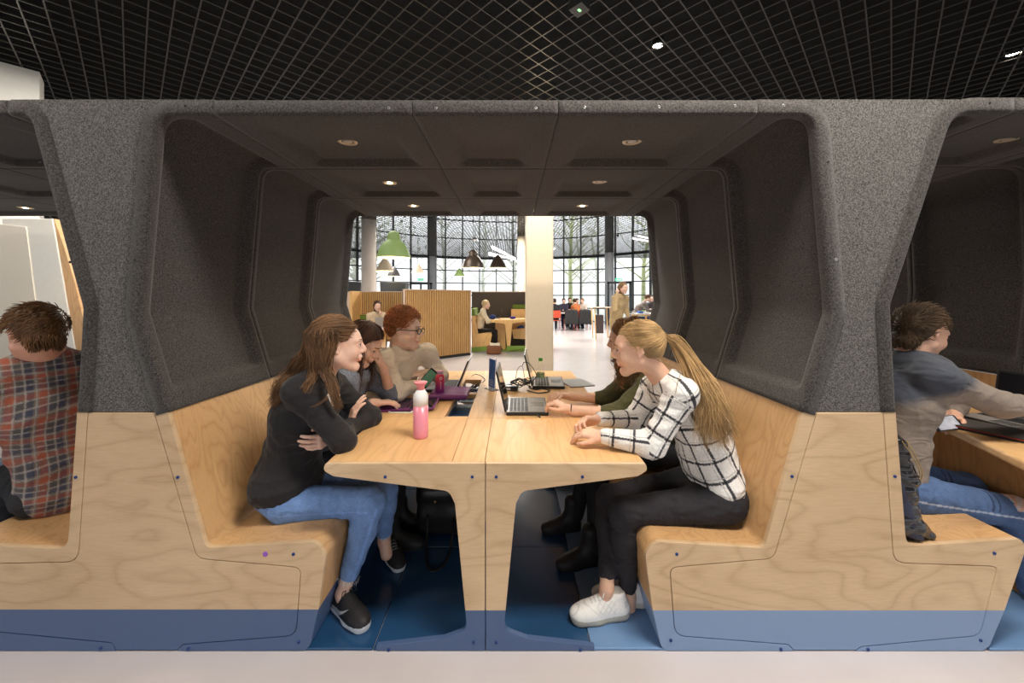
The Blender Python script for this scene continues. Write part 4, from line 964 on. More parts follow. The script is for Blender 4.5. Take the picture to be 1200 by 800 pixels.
# ---------------------------------------------------------------- woman in marl sweater, second left
def build_marl():
    t = person((-1.0, 2.25, 0), 'woman with dark brown hair in a grey marl sweater resting her chin on her hand')
    P = np.array((-1.16, 2.26, .54)); Ch = w3(398, 470, 2.25); Nb = w3(414, 433, 2.24); SR = w3(404, 444, 2.10); SL = w3(430, 440, 2.40)
    ER = w3(410, 487, 2.12); WR = w3(441, 472, 2.24); EL = w3(458, 463, 2.42); WL = w3(448, 428, 2.30)
    H = Frame(w3(426, 403, 2.22), (.80, -.12, -.48), (.48, 0, .80), .98)
    hp, hs = head_prims(H, Nb); hR = hand_prims(WR, (.75, .55, -.10), (.1, .1, -1), 1, curls=(.25, .3, .35, .4), spread=.1, sc=.92, forearm=ER*.45+WR*.55)
    hL = hand_prims(WL, (-.25, -.25, 1), (-.9, -.2, -.2), 1, curls=(1.0, 1.05, 1.1, 1.1), spread=.02, sc=.90, forearm=EL*.9+WL*.1)
    tor = torso_prims(P, Ch, Nb, SL, SR, (0, 1, 0), .88, -.012)+arm_prims(SR, ER, WR, (.04, .034, .025))+arm_prims(SL, EL, WL, (.04, .034, .025))
    body(t, [(hp, hs, .0035, .012), (hR, (), .003, .006), (hL, (), .003, .006), (tor, (), .012, .03)], np.array(srgb(222, 180, 156)))
    head_details(H, t, mat('brow_dark', srgb(50, 34, 24), .7))
    top = torso_prims(P, Ch, Nb+(-.01, 0, -.015), SL, SR, (0, 1, 0), .98, .008, 1, (1, 0, 0))+arm_prims(SR, ER, WR, (.056, .05, .038), stop=.55)+arm_prims(SL, EL, WL, (.056, .050, .047), stop=.18)
    sculpt('marl_sweater', top, M_marl, t, [Cone(H(-.01, 0, -.07), Nb+(.02, 0, .01), .045, .055, 0, .01)], .006, .03, folds(.005, 24, 2), pal=[srgb(118, 122, 132)])
    K1, K2 = np.array((-.72, 2.20, .50)), np.array((-.72, 2.38, .50)); tr = [ECone(P, P+(.07, 0, -.03), (.17, .11), (.16, .10), (0, 1, 0), 0, .04)]+leg_prims(P+(0, -.09, -.02), K1, (-.70, 2.2, .10))+leg_prims(P+(0, .09, -.02), K2, (-.72, 2.4, .10))
    sculpt('trousers', tr, M_denim, t, (), .009, .03, pal=[srgb(38, 38, 44)])
    shoe(t, (-.75, 2.21, .012), (-.5, 2.18, .012), L_=.25, upper=(.02, .02, .02), sole=(.03, .03, .03), kind='boot'); shoe(t, (-.76, 2.41, .012), (-.51, 2.38, .012), L_=.25, upper=(.02, .02, .02), sole=(.03, .03, .03), kind='boot')
    base = np.array(srgb(78, 52, 40)); paths = []; rad = []
    for k in range(950):
        sg = -1 if RNG.rand() < .68 else 1; a0, e0_ = root(H, *((0, 165) if sg > 0 else (-165, 0)), e0=5, ear=False); off = RNG.uniform(.005, .015)
        az1 = sg*max(70, abs(a0)); s0 = skull(H, a0, e0_, off); s1 = skull(H, a0+(az1-a0)*.6, e0_*.55+2, off+.006); s2 = skull(H, az1+sg*RNG.uniform(-4, 10), -8, off+.006)
        dn = A3(s2); d1 = dn+np.array((-.015, -.01*-sg*-1, -.06))+jit(1, .008)[0]; d2 = d1+np.array((-.02, 0, -.09))+jit(1, .012)[0]; d3 = d2+np.array((-.01, 0, -.08-.05*RNG.rand()))+jit(1, .014)[0]
        paths.append(spline([s0, s1, s2, d1, d2, d3], 16)); rad.append(RNG.uniform(.0011, .0021))
    cv, cf = field(cap_prims(H, thick=.010), face_cut(H, r=(.075, .10, .13), fo=.09, up=.045), .006, .02)
    hair(t, paths, rad, hcol(base, len(paths), .3), (cv, cf), np.tile(base*.8, (len(cv), 1)))
build_marl()
# ---------------------------------------------------------------- red-haired man
def build_redhead():
    t = person((-.95, 2.62, 0), 'red-haired young man in glasses and a cream sweater leaning on the table')
    P = np.array((-1.0, 2.66, .55)); Ch = w3(462, 444, 2.66); Nb = w3(468, 413, 2.64); SR = w3(449, 422, 2.46); SL = w3(500, 414, 2.80)
    ER = w3(466, 459, 2.46); WR = w3(492, 450, 2.58); EL = w3(516, 440, 2.82); WL = w3(499, 437, 2.68)
    H = Frame(w3(474, 387, 2.60), (.985, -.12, -.06), (-.0, 0, 1), 1.08); side = un(SL-SR)
    hp, hs = head_prims(H, Nb, 1); hR = hand_prims(WR, (.45, .75, .12), (-.6, .6, -.2), 1, curls=(.6, .7, .8, .8), spread=.04, forearm=ER*.3+WR*.7)
    hL = hand_prims(WL, (-1, -.28, .02), (0, .3, -1), -1, curls=(.3, .3, .35, .4), spread=.06, forearm=EL*.3+WL*.7)
    tor = torso_prims(P, Ch, Nb, SL, SR, side, .98, -.012)+arm_prims(SR, ER, WR, (.045, .038, .028))+arm_prims(SL, EL, WL, (.045, .038, .028))
    body(t, [(hp, hs, .0035, .012), (hR, (), .003, .006), (hL, (), .003, .006), (tor, (), .012, .03)], np.array(srgb(242, 206, 184)))
    head_details(H, t, mat('brow_red', srgb(150, 88, 48), .7))
    top = torso_prims(P, Ch, Nb+(-.005, 0, -.015), SL, SR, side, 1.05, .008)+arm_prims(SR, ER, WR, (.066, .058, .040), stop=.92)+arm_prims(SL, EL, WL, (.066, .056, .038), stop=.92)
    sculpt('cream_sweater', top, M_marl if False else M_cloth, t, [Cone(H(-.01, 0, -.08), Nb+(.03, 0, .01), .05, .062, 0, .01)], .006, .03, folds(.006, 20, 5), pal=[srgb(230, 218, 198)])
    tr = [ECone(P, P+(.07, 0, -.03), (.17, .12), (.16, .10), (0, 1, 0), 0, .04)]+leg_prims(P+(0, -.09, -.02), (-.56, 2.60, .51), (-.54, 2.6, .10))+leg_prims(P+(0, .09, -.02), (-.56, 2.80, .51), (-.56, 2.82, .10))
    sculpt('trousers', tr, M_denim, t, (), .010, .03, pal=[srgb(44, 48, 62)])
    for y in (2.60, 2.82): shoe(t, (-.60, y, .012), (-.33, y, .012), L_=.28, upper=(.16, .07, .03), sole=(.05, .03, .02), kind='boot')
    base = np.array(srgb(170, 106, 64)); paths = []; rad = []
    for k in range(1050):
        az, el = root(H, -180, 180, e0=-28)
        top_ = max(0, math.sin(math.radians(el))); L_ = .020+.026*top_; s0 = A3(skull(H, az, el, .007)); n = un(s0-A3(H(-.014, 0, .036))); tn = un(np.cross(n, jit(1, 1)[0])); b = np.cross(n, tn); ph = RNG.uniform(0, 6)
        paths.append(np.array([s0+n*(L_*.75*u)+(tn*math.cos(ph+u*4.5)+b*math.sin(ph+u*4.5))*L_*.55*u for u in np.linspace(0, 1, 9)])); rad.append(RNG.uniform(.0012, .0022))
    cv, cf = field(cap_prims(H, thick=.005), face_cut(H, r=(.075, .12, .125), fo=.085, up=.045)+[Ell(H(-.03, 0, -.075), [.09, .1, .04], H.R(), 0, .01)], .006, .02)
    hair(t, paths, rad, hcol(base, len(paths), .5), (cv, cf), np.tile(base*.6, (len(cv), 1)))
    g = MB()
    for sd in (-1, 1):
        rim = [H(.113-.10*((.036+.024*math.cos(a))-.03)**1*.35-.002, sd*(.034+.023*math.cos(a)), .004+.019*math.sin(a)) for a in np.linspace(0, 2*PI, 22)]; g.tube(rim, .0028, 6, cap=False)
        g.tube([H(.106, sd*.058, .010), H(.06, sd*.078, .010), H(.0, sd*.086, .010), H(-.02, sd*.084, -.002)], .0026, 6)
    g.tube([H(.112, -.012, .008), H(.117, 0, .011), H(.112, .012, .008)], .0025, 6); g.build('glasses', M_glassblk, t)
    wb = un(WL-EL); x = un(np.cross(wb, (0, 0, 1))); y = np.cross(wb, x); MB().tube([WL-wb*.01+(x*math.cos(a)+y*math.sin(a))*.033 for a in np.linspace(0, 2*PI, 16)], .007, 6, cap=False, flat=.5).build('wristband', M_glassblk, t)
build_redhead()
# ---------------------------------------------------------------- blonde woman in windowpane shirt
def build_blonde():
    t = person((.98, 1.84, 0), 'blonde woman with a ponytail in a white shirt with black window check')
    P = np.array((.985, 1.85, .54)); Ch = w3(815, 486, 1.85); Nb = w3(782, 447, 1.82); SL = w3(800, 462, 1.67); SR = w3(768, 454, 2.0)
    EL = w3(764, 521, 1.67); WL = w3(706, 511, 1.73); ER = w3(744, 491, 2.0); WR = w3(701, 491, 1.91); side = (0, -1, 0)
    H = Frame(w3(748, 409, 1.79), (-.95, .28, -.13), (-.13, 0, 1), 1.03)
    hp, hs = head_prims(H, Nb+np.array((0, 0, -.02)))
    hL = hand_prims(WL, (-.90, .42, .06), (-.15, .35, -.9), 1, curls=(.45, .5, .55, .6), spread=.06, sc=.93, forearm=EL*.25+WL*.75)
    hR = hand_prims(WR, (-1, -.22, .03), (.1, -.55, -.8), -1, curls=(.7, .75, .8, .85), spread=.04, sc=.93, forearm=ER*.25+WR*.75)
    HL, HR = P+(-.01, -.10, -.03), P+(-.03, .09, -.02); KL = w3(730, 599, 1.73); KR = w3(714, 583, 1.92); AR = w3(711, 689, 1.72); AL = w3(737, 698, 1.765)
    legsk = [Cone(KR*.3+AR*.7, AR, .034, .028, 0), Cone(AR, AR+(-.01, 0, -.06), .029, .03, 0), Cone(KL*.3+AL*.7, AL, .034, .028, 0), Cone(AL, AL+(0, 0, -.05), .029, .03, 0)]
    tor = torso_prims(P, Ch, Nb, SL, SR, side, .9, -.012)+arm_prims(SR, ER, WR, (.040, .034, .025))+arm_prims(SL, EL, WL, (.040, .034, .025))+leg_prims(HR, KR, AR, (.07, .05, .03))+leg_prims(HL, KL, AL, (.07, .05, .03))
    body(t, [(hp, hs, .003, .012), (hR, (), .0028, .006), (hL, (), .0028, .006), (tor, (), .012, .03), (legsk, (), .004, .02)], np.array(srgb(222, 178, 152)))
    head_details(H, t, mat('brow_fair', srgb(120, 86, 56), .7))
    top = torso_prims(P+(-.012, 0, .055), Ch, Nb+(.008, 0, -.012), SL, SR, side, 1.0, .010, 1, (-1, 0, 0), hip=.175)+arm_prims(SL, EL, WL, (.056, .054, .036), .002, stop=.93)+arm_prims(SR, ER, WR, (.060, .054, .036), .002, stop=.93)
    top.append(Cone(Nb+(.012, -.0, -.01), Nb+(-.006, 0, .018), .062, .055, 0, .01))
    white = np.array(srgb(232, 230, 226)); blk = np.array(srgb(38, 38, 42))
    def plaid(v, c, pr, w):
        c = np.tile(white, (len(v), 1)).astype(np.float32); U = np.zeros(len(v)); T = np.zeros(len(v)); spn = un(A3(Nb)-A3(P))
        ft = np.cross(spn, (0, 1, 0))
        for i, p in enumerate(pr):
            m = w == i
            if not m.any(): continue
            arm = i >= len(pr)-5 and i < len(pr)-1
            if arm:
                a, b = p.loc(v[m]); off = .0 if i % 2 else .035; T[m] = a+off; U[m] = b
            else:
                q = v[m]-A3(P); T[m] = q @ spn; U[m] = np.arctan2(q @ ft+.0, np.abs(q[:, 1])+.02)*.16+.02
        lt = np.abs(((T+.02) % .088)-.044) < .0055; lu = np.abs(((U+.02) % .072)-.036) < .0052
        l2 = np.abs(((T+.02) % .088)-.060) < .0016; l3 = np.abs(((U+.02) % .072)-.051) < .0016
        c[lt] = blk*2.6; c[lu] = blk*2.6; c[l2 | l3] = white*.62; c[lt & lu] = blk*.7; return c
    sub = [Cone(H(-.01, 0, -.06), Nb+(-.02, 0, .03), .045, .052, 0, .006)]
    sculpt('checked_shirt', top, M_cloth, t, sub, .0040, .03, folds(.0065, 20, 7), paint=plaid)
    jn = [ECone(P+(0, 0, -.005), P+(-.07, 0, -.035), (.178, .120), (.165, .10), side, 0, .04)]+leg_prims(HR, KR, AR, (.082, .060, .040), stop=.84)+leg_prims(HL, KL, AL, (.088, .062, .041), stop=.86)
    sculpt('black_jeans', jn, M_denim, t, (), .005, .03, folds(.0045, 30, 9, (1.4, 1, 2.4)), pal=[srgb(44, 42, 46)])
    wh = srgb(232, 230, 226); shoe(t, (.535, 1.735, .014), (.235, 1.70, .012), L_=.285, upper=wh, sole=srgb(190, 184, 170), kind='retro', accent=srgb(205, 205, 205), soleb=srgb(150, 148, 140))
    shoe(t, (.645, 1.79, .014), (.38, 1.83, .012), L_=.270, upper=wh, sole=srgb(205, 200, 190), kind='retro', accent=srgb(205, 205, 205))
    base = np.array(srgb(176, 144, 100)); G = A3(H(-.118, 0, .045)); paths = []; rad = []
    for k in range(1150):
        sg = RNG.choice((-1, 1)); az, el = root(H, 3, 168, e0=-58, low=-.055)
        off = RNG.uniform(.003, .008); s0 = skull(H, sg*az, el, off); s1 = skull(H, sg*(az+(168-az)*.5), el*.75+8, off+.003); s2 = skull(H, sg*(az+(168-az)*.85), el*.35+14, off+.003)
        g = G+jit(1, .005)[0]; u = RNG.rand(); q = jit(1, .012)[0]
        e = [w3(792, 402, 1.80)+q*.7, w3(812, 432, 1.75)+q*1.3, w3(828, 466, 1.68)+q*2.0, w3(836+RNG.uniform(-16, 22), 500+RNG.uniform(-14, 24), 1.64)+q*1.8]
        paths.append(spline([s0, s1, s2, g]+e, 22)); rad.append(RNG.uniform(.0010, .0019))
    for k in range(240):
        g = G+jit(1, .006)[0]; q = jit(1, .013)[0]; e = [w3(795, 402, 1.80)+q*.8, w3(816, 436, 1.74)+q*1.2, w3(834, 470, 1.67)+q*1.8, w3(848+RNG.uniform(-10, 12), 505+RNG.uniform(-8, 18), 1.65)+q*1.5]
        paths.append(spline([g]+e, 18)); rad.append(RNG.uniform(.0010, .0019))
    for k in range(3): paths.append(spline([H(-.05, .075, -.03), w3(795, 434, 1.66), w3(794, 448, 1.62), w3(791, 462+k, 1.61)], 12)); rad.append(.0011)
    cv, cf = field(cap_prims(H, thick=.005), face_cut(H, r=(.078, .12, .135), fo=.085, up=.042)+[Cone(H(.02, -.09, -.03), H(.02, .09, -.03), .04, .04, 0, .01), Ell(H(-.035, 0, -.082), [.085, .1, .050], H.R(), 0, .015)], .005, .02)
    hair(t, paths, rad, [b_*(1.0 if i_ < 0 else RNG.choice((.9, 1.0, 1.18))) for i_, b_ in enumerate(hcol(base*1.05, len(paths), .22))], (cv, cf), np.tile(base*.78, (len(cv), 1)))
    MB().tube([G+(A3(H.s)*math.cos(a)+A3(H.u)*math.sin(a))*.014 for a in np.linspace(0, 2*PI, 12)], .004, 6).build('hair_tie', M_glassblk, t)
build_blonde()
# ---------------------------------------------------------------- curly-haired woman in olive sweater
def build_olive():
    t = person((.9, 2.3, 0), 'woman with long curly brown hair in an olive sweater typing behind the blonde woman')
    P = np.array((1.04, 2.34, .55)); Ch = w3(778, 468, 2.30); Nb = w3(752, 430, 2.28); SL = w3(768, 445, 2.13); SR = w3(742, 437, 2.46)
    EL = w3(723, 485, 2.15); WL = w3(666, 479, 2.19); ER = w3(712, 467, 2.45); WR = w3(668, 464, 2.42)
    H = Frame(w3(735, 398, 2.28), (-.94, .30, -.16), (-.16, 0, 1), 1.0); side = (0, -1, 0)
    hp, hs = head_prims(H, Nb)
    hL = hand_prims(WL, (-.72, .12, .34), (-.30, .15, -.9), 1, curls=(.75, .85, .9, .95), spread=.05, sc=.95, forearm=EL*.85+WL*.15)
    hR = hand_prims(WR, (-.9, -.35, .22), (-.1, -.2, -1), -1, curls=(.5, .7, .8, .9), spread=.08, sc=.95, forearm=ER*.85+WR*.15)
    tor = torso_prims(P, Ch, Nb, SL, SR, side, .9, -.012)+arm_prims(SR, ER, WR, (.040, .034, .025))+arm_prims(SL, EL, WL, (.040, .034, .025))
    body(t, [(hp, hs, .0035, .012), (hR, (), .0028, .006), (hL, (), .0028, .006), (tor, (), .012, .03)], np.array(srgb(222, 178, 152)))
    head_details(H, t, mat('brow_brown', srgb(80, 52, 32), .7))
    top = torso_prims(P, Ch, Nb+(.008, 0, -.012), SL, SR, side, 1.0, .008, 1, (-1, 0, 0))+arm_prims(SL, EL, WL, (.060, .054, .046), stop=.22)+arm_prims(SR, ER, WR, (.060, .054, .046), stop=.25)
    sculpt('olive_sweater', top, M_cloth, t, [Cone(H(-.01, 0, -.07), Nb+(-.02, 0, .01), .045, .055, 0, .01)], .006, .03, folds(.006, 24, 8), pal=[srgb(76, 74, 44)])
    K1, K2 = np.array((.50, 2.22, .50)), np.array((.50, 2.42, .50)); A1, A2 = np.array((.45, 2.06, .11)), np.array((.40, 2.36, .11)); tr = [ECone(P, P+(-.07, 0, -.03), (.17, .11), (.16, .10), side, 0, .04)]+leg_prims(P+(0, -.09, -.02), K1, A1)+leg_prims(P+(0, .09, -.02), K2, A2)
    sculpt('trousers', tr, M_denim, t, (), .008, .03, pal=[srgb(28, 28, 32)])
    shoe(t, (.48, 2.08, .012), (.22, 2.02, .012), L_=.26, upper=(.018, .016, .016), sole=(.012, .012, .012), kind='boot'); shoe(t, (.43, 2.38, .012), (.19, 2.34, .012), L_=.26, upper=(.018, .016, .016), sole=(.012, .012, .012), kind='boot')
    base = np.array(srgb(120, 82, 46)); paths = []; rad = []
    for k in range(760):
        sg = RNG.choice((-1, 1)); a0, e0_ = root(H, 0, 165, e0=0, ear=False); s0 = A3(skull(H, sg*a0, e0_, .006)); az = max(66, a0); s1 = A3(skull(H, sg*(a0+(az-a0)*.6), e0_*.6+2, .018)); s2 = A3(skull(H, sg*az, -4, .026))
        ln = RNG.uniform(.12, .30); dn = np.array((RNG.uniform(-.02, .05), 0, -1.)); e = [s2+dn*ln*.35+jit(1, .010)[0], s2+dn*ln*.7+jit(1, .016)[0], s2+dn*ln+jit(1, .02)[0]]
        b = np.array(spline([s0, s1, s2]+e, 40)); ph = RNG.uniform(0, 6); fr = RNG.uniform(24, 38); amp = np.linspace(.002, .011, 40)[:, None]; u = np.linspace(0, 1, 40)[:, None]
        b = b+amp*np.concatenate([np.cos(ph+fr*u), np.sin(ph+fr*u), .3*np.cos(2*ph+fr*u)], 1); paths.append(b); rad.append(RNG.uniform(.0014, .0026))
    cv, cf = field(cap_prims(H, thick=.010), face_cut(H, r=(.072, .10, .135), fo=.09, up=.04), .006, .02)
    hair(t, paths, rad, hcol(base, len(paths), .45), (cv, cf), np.tile(base*.6, (len(cv), 1)), n=3)
    wb = un(WL-EL); x = un(np.cross(wb, (0, 0, 1))); y = np.cross(wb, x); MB().tube([WL-wb*.015+(x*math.cos(a)+y*math.sin(a))*.027 for a in np.linspace(0, 2*PI, 16)], .003, 6, cap=False).build('bracelet', M_glassblk, t)
build_olive()
# ---------------------------------------------------------------- man in plaid flannel, far left
def short_hair(H, t, base, n=520, L_=.03, thick=.012, nape=-42, sweep=(.3, 0, -.4), front=44, var=.3, frlen=1.3):
    paths = []; rad = []
    for k in range(n):
        az, el = root(H, -180, 180, e0=nape, low=-.07)
        q_ = (A_(skull(H, az, el))-H.o)/H.sc
        if q_ @ H.f > -.04 and q_ @ H.u < .034: continue
        s0 = A3(skull(H, az, el, .008)); nn = un(s0-A3(H(-.014, 0, .036))); sw = H.f*sweep[0]+H.s*sweep[1]+H.u*sweep[2]; tn = sw-nn*(sw @ nn); tn = tn/max(.2, np.linalg.norm(tn)); ll = L_*(.6+.7*max(0, math.sin(math.radians(el))))*RNG.uniform(.7, frlen); j = jit(1, .12)[0]
        paths.append(np.array([s0+nn*(thick*(1.1*u-.35*u*u))+(tn+j)*ll*u*(.6+.4*u) for u in np.linspace(0, 1, 7)])); rad.append(RNG.uniform(.0011, .0020))
    for k in range(900):
        a = math.radians(RNG.uniform(95, 265)); e_ = math.radians(RNG.uniform(-52, 62)); s0 = A3(H(-.060+.046*math.cos(e_)*math.cos(a), .059*math.cos(e_)*math.sin(a), -.026+.056*math.sin(e_))); nn = un(s0-A3(H(-.06, 0, -.03)))
        dn = -H.u+nn*.10+jit(1, .08)[0]; paths.append(np.array([s0+dn*.026*u+nn*.003*u for u in np.linspace(0, 1, 5)])); rad.append(RNG.uniform(.0014, .0024))
    cv, cf = field(cap_prims(H, thick=.002)+[Ell(H(-.060, 0, -.032), [.044*H.sc, .056*H.sc, .050*H.sc], H.R(), 0, .02)], face_cut(H, r=(.078, .12, .135), fo=.085, up=.045)+[Ell(H(.03, 0, -.090), [.075, .12, .055], H.R(), 0, .01)], .006, .02)
    hair(t, paths, rad, hcol(base, len(paths), var), (cv, cf), np.tile(np.array(base)*.8, (len(cv), 1)))
def build_flannel():
    t = person((-2.22, 1.88, 0), 'man in a red and grey plaid flannel shirt seen from behind at far left')
    f = un((-.86, .45, 0)); side = np.cross((0, 0, 1), f); P = np.array((-2.20, 1.90, .53)); Ch = np.array((-2.24, 1.86, .90)); Nb = np.array((-2.25, 1.83, 1.16)); SL = Nb+side*.185+(0, 0, -.085); SR = Nb-side*.185+(0, 0, -.085)
    EL = SL+f*.12+side*.05+(0, 0, -.24); ER = SR+f*.12-side*.05+(0, 0, -.24); WL = EL+f*.24-side*.05+(0, 0, .03); WR = ER+f*.24+side*.05+(0, 0, .03)
    H = Frame((-2.235, 1.79, 1.275), f*.93+np.array((0, 0, -.32))+side*.10, f*.3+np.array((0, 0, 1)), 1.08)
    hp, hs = head_prims(H, Nb, 1); hR = hand_prims(WR, f, (0, 0, -1), 1, forearm=ER*.3+WR*.7); hL = hand_prims(WL, f, (0, 0, -1), -1, forearm=EL*.3+WL*.7)
    tor = torso_prims(P, Ch, Nb, SL, SR, side, 1.0, -.012)+arm_prims(SR, ER, WR)+arm_prims(SL, EL, WL)
    body(t, [(hp, hs, .0045, .012), (hR, (), .004, .006), (hL, (), .004, .006), (tor, (), .014, .03)], np.array(srgb(214, 160, 136)))
    top = torso_prims(P, Ch, Nb+(0, 0, -.01), SL, SR, side, 1.15, .012)+arm_prims(SR, ER, WR, (.070, .06, .042))+arm_prims(SL, EL, WL, (.070, .06, .042))+[Cone(Nb+(0, 0, -.02), Nb+f*.012+(0, 0, .045), .078, .070, 0, .01)]
    def tartan(v, c, pr, w):
        q = v-A3(P); a = q[:, 2]+.12*(q @ side)+.012*np.sin(q[:, 2]*22+q[:, 0]*9); b = q @ side+.10*(q @ f)+.006*np.sin(q[:, 2]*16); base = np.array(srgb(136, 122, 108)); red = np.array(srgb(164, 88, 66)); nav = np.array(srgb(52, 60, 92)); whi = np.array(srgb(206, 204, 204)); gr = np.array(srgb(82, 78, 76))
        def band(x, per=.094):
            m = x % per; s = np.tile(base, (len(x), 1)); s[m < .022] = red; s[(m > .038) & (m < .058)] = nav*.6+gr*.4; s[(m > .066) & (m < .086)] = gr; return s, (np.abs(m-.030) < .0018) | (np.abs(m-.062) < .0018) | (np.abs(m-.090) < .0015)
        A_, la = band(a); B_, lb = band(b); c = (A_*.5+B_*.5).astype(np.float32); m_ = la | lb; c[m_] = c[m_]*.6+whi*.32; return c
    sculpt('flannel_shirt', top, M_cloth, t, [Cone(H(-.01, 0, -.06), Nb+f*.03+(0, 0, .04), .05, .056, 0, .006)], .0045, .03, folds(.008, 16, 11), paint=tartan)
    tr = [ECone(P+(0, 0, -.02), P+f*.07+(0, 0, -.04), (.185, .12), (.17, .11), side, 0, .04)]+leg_prims(P+side*.1+(0, 0, -.02), P+side*.12+f*.45+(0, 0, -.02), P+side*.12+f*.45+(0, 0, -.43))+leg_prims(P-side*.1+(0, 0, -.02), P-side*.12+f*.45+(0, 0, -.02), P-side*.12+f*.45+(0, 0, -.43))
    sculpt('trousers', tr, M_denim, t, (), .008, .03, folds(.004, 24, 3), pal=[srgb(46, 46, 50)])
    short_hair(H, t, srgb(112, 78, 48), 1300, .028, .009, -46, (.25, .5, -.35))
build_flannel()
# ---------------------------------------------------------------- man at far right
def build_greyman():
    t = person((2.0, 1.95, 0), 'bearded man in a grey-brown sweater and ripped jeans reaching right at far right')
    P = np.array((1.90, 1.95, .545)); Ch = np.array((1.965, 1.95, .93)); Nb = w3(1068, 421, 1.95); SR = w3(1096, 441, 1.79); SL = w3(1082, 430, 2.12); ER = w3(1172, 474, 1.79); WR = w3(1243, 478, 1.90)
    EL = np.array((2.55, 2.20, .83)); WL = w3(1117, 489, 2.10); side = (0, 1, 0)
    H = Frame(w3(1079, 391, 1.95), (.97, .10, -.26), (.22, .0, 1), 1.06)
    hp, hs = head_prims(H, Nb, 1); hR = hand_prims(WR, (1, .3, -.1), (0, 0, -1), 1, forearm=ER*.3+WR*.7); hL = hand_prims(WL, (-1, -.45, .0), (.2, -.3, -.9), 1, curls=(.5, .6, .6, .7), spread=.10, forearm=EL*.5+WL*.5)
    tor = torso_prims(P, Ch, Nb, SL, SR, side, .98, -.012)+arm_prims(SR, ER, WR)+arm_prims(SL, EL, WL)
    HR = P+(.03, -.11, -.04); KR = w3(1190, 600, 1.82); AR = KR+np.array((.06, -.02, -.36)); HL = P+(.03, .1, -.02); KL = KR+(0, .2, .02); AL = AR+np.array((.02, .2, 0))
    kn = [Cone(KR+(KR-HR)*-.16, KR+(0, 0, 0), .066, .062, 0, .02)]
    body(t, [(hp, hs, .004, .012), (hR, (), .004, .006), (hL, (), .003, .006), (tor, (), .014, .03), (kn, (), .006, .02)], np.array(srgb(214, 168, 144)))
    head_details(H, t, mat('brow_brown', srgb(80, 52, 32), .7))
    top = torso_prims(P, Ch, Nb+(0, 0, -.012), SL, SR, side, 1.10, .010, hip=.165)+arm_prims(SR, ER, WR, (.072, .060, .042))+arm_prims(SL, EL, WL, (.068, .058, .042), stop=.7)+[Cone(Nb+(-.01, 0, -.02), Nb+(.004, 0, .035), .072, .062, 0, .01)]
    g_shadow = np.array(srgb(70, 74, 84)); g2 = np.array(srgb(134, 122, 112))
    def two(v, c, pr, w):  # collar and shoulder shadow painted slate over the grey-brown knit
        q = v-A3(Ch); m = np.clip((v[:, 2]-.99-.47*(v[:, 0]-1.967))/.05+.5, 0, 1)*np.clip((2.22-v[:, 0])/.06, 0, 1); return (g2*(1-m[:, None])+g_shadow*m[:, None]).astype(np.float32)
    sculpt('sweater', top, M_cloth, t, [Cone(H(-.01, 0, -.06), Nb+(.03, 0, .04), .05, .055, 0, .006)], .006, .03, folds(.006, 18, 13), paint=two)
    jn = [ECone(P+(0, 0, -.01), P+(.07, 0, -.04), (.18, .125), (.17, .11), side, 0, .04)]+leg_prims(HR, KR, AR, (.094, .070, .05))+leg_prims(HL, KL, AL, (.09, .07, .05))
    u_ = un(KR-HR)
    def dj(v, c, pr, w):
        c = c*(1+.14*noise3(v, 50.0)[:, None]+.1*noise3(v, 9.0)[:, None]); q = v-HR; tt = q @ u_; r = q-tt[:, None]*u_; L0 = np.linalg.norm(KR-HR); m = (np.abs(r[:, 2]+.0) < .004) & (r[:, 1] < -.02) & (tt < L0); c[m] = srgb(170, 182, 200)
        for tc_ in (.62, .68): m = (np.abs(tt-L0*tc_-(.3*(r[:, 2]-.05))) < .004) & (r[:, 2] > .012) & (r[:, 2] < .09); c[m] = np.array(srgb(50, 62, 88))
        m = (tt > L0*.84) & (tt < L0*1.02) & (r[:, 2] > .028) & (r[:, 1] < .05) & (v[:, 1] < 1.95); c[m] = np.array(srgb(206, 168, 146))*(1+.15*noise3(v[m], 120.0)[:, None]); m3 = m & (np.abs(((tt*1000) % 9)-4.5) < 1.3); c[m3] = srgb(190, 200, 214); return c
    sculpt('ripped_jeans', jn, M_denim, t, (), .0050, .03, folds(.005, 26, 6), pal=[srgb(82, 106, 146)], paint=dj)
    short_hair(H, t, srgb(78, 60, 42), 1300, .036, .011, -44, (.55, .0, .1), front=40)
    bd = []; 
    for k in range(260):
        az = -RNG.uniform(8, 95); p = A3(H(*( .075-.075*abs(az)/95+RNG.uniform(-.01, .012), -(.016+.048*abs(az)/95)-.006, -.098+.050*abs(az)/95+RNG.uniform(-.012, .02)))); bd.append(np.array([p, p+jit(1, .003)[0], p+jit(1, .005)[0]]))
    hair(t, bd, [.0007]*len(bd), [srgb(96, 68, 48)]*len(bd), name='stubble', n=3)
build_greyman()
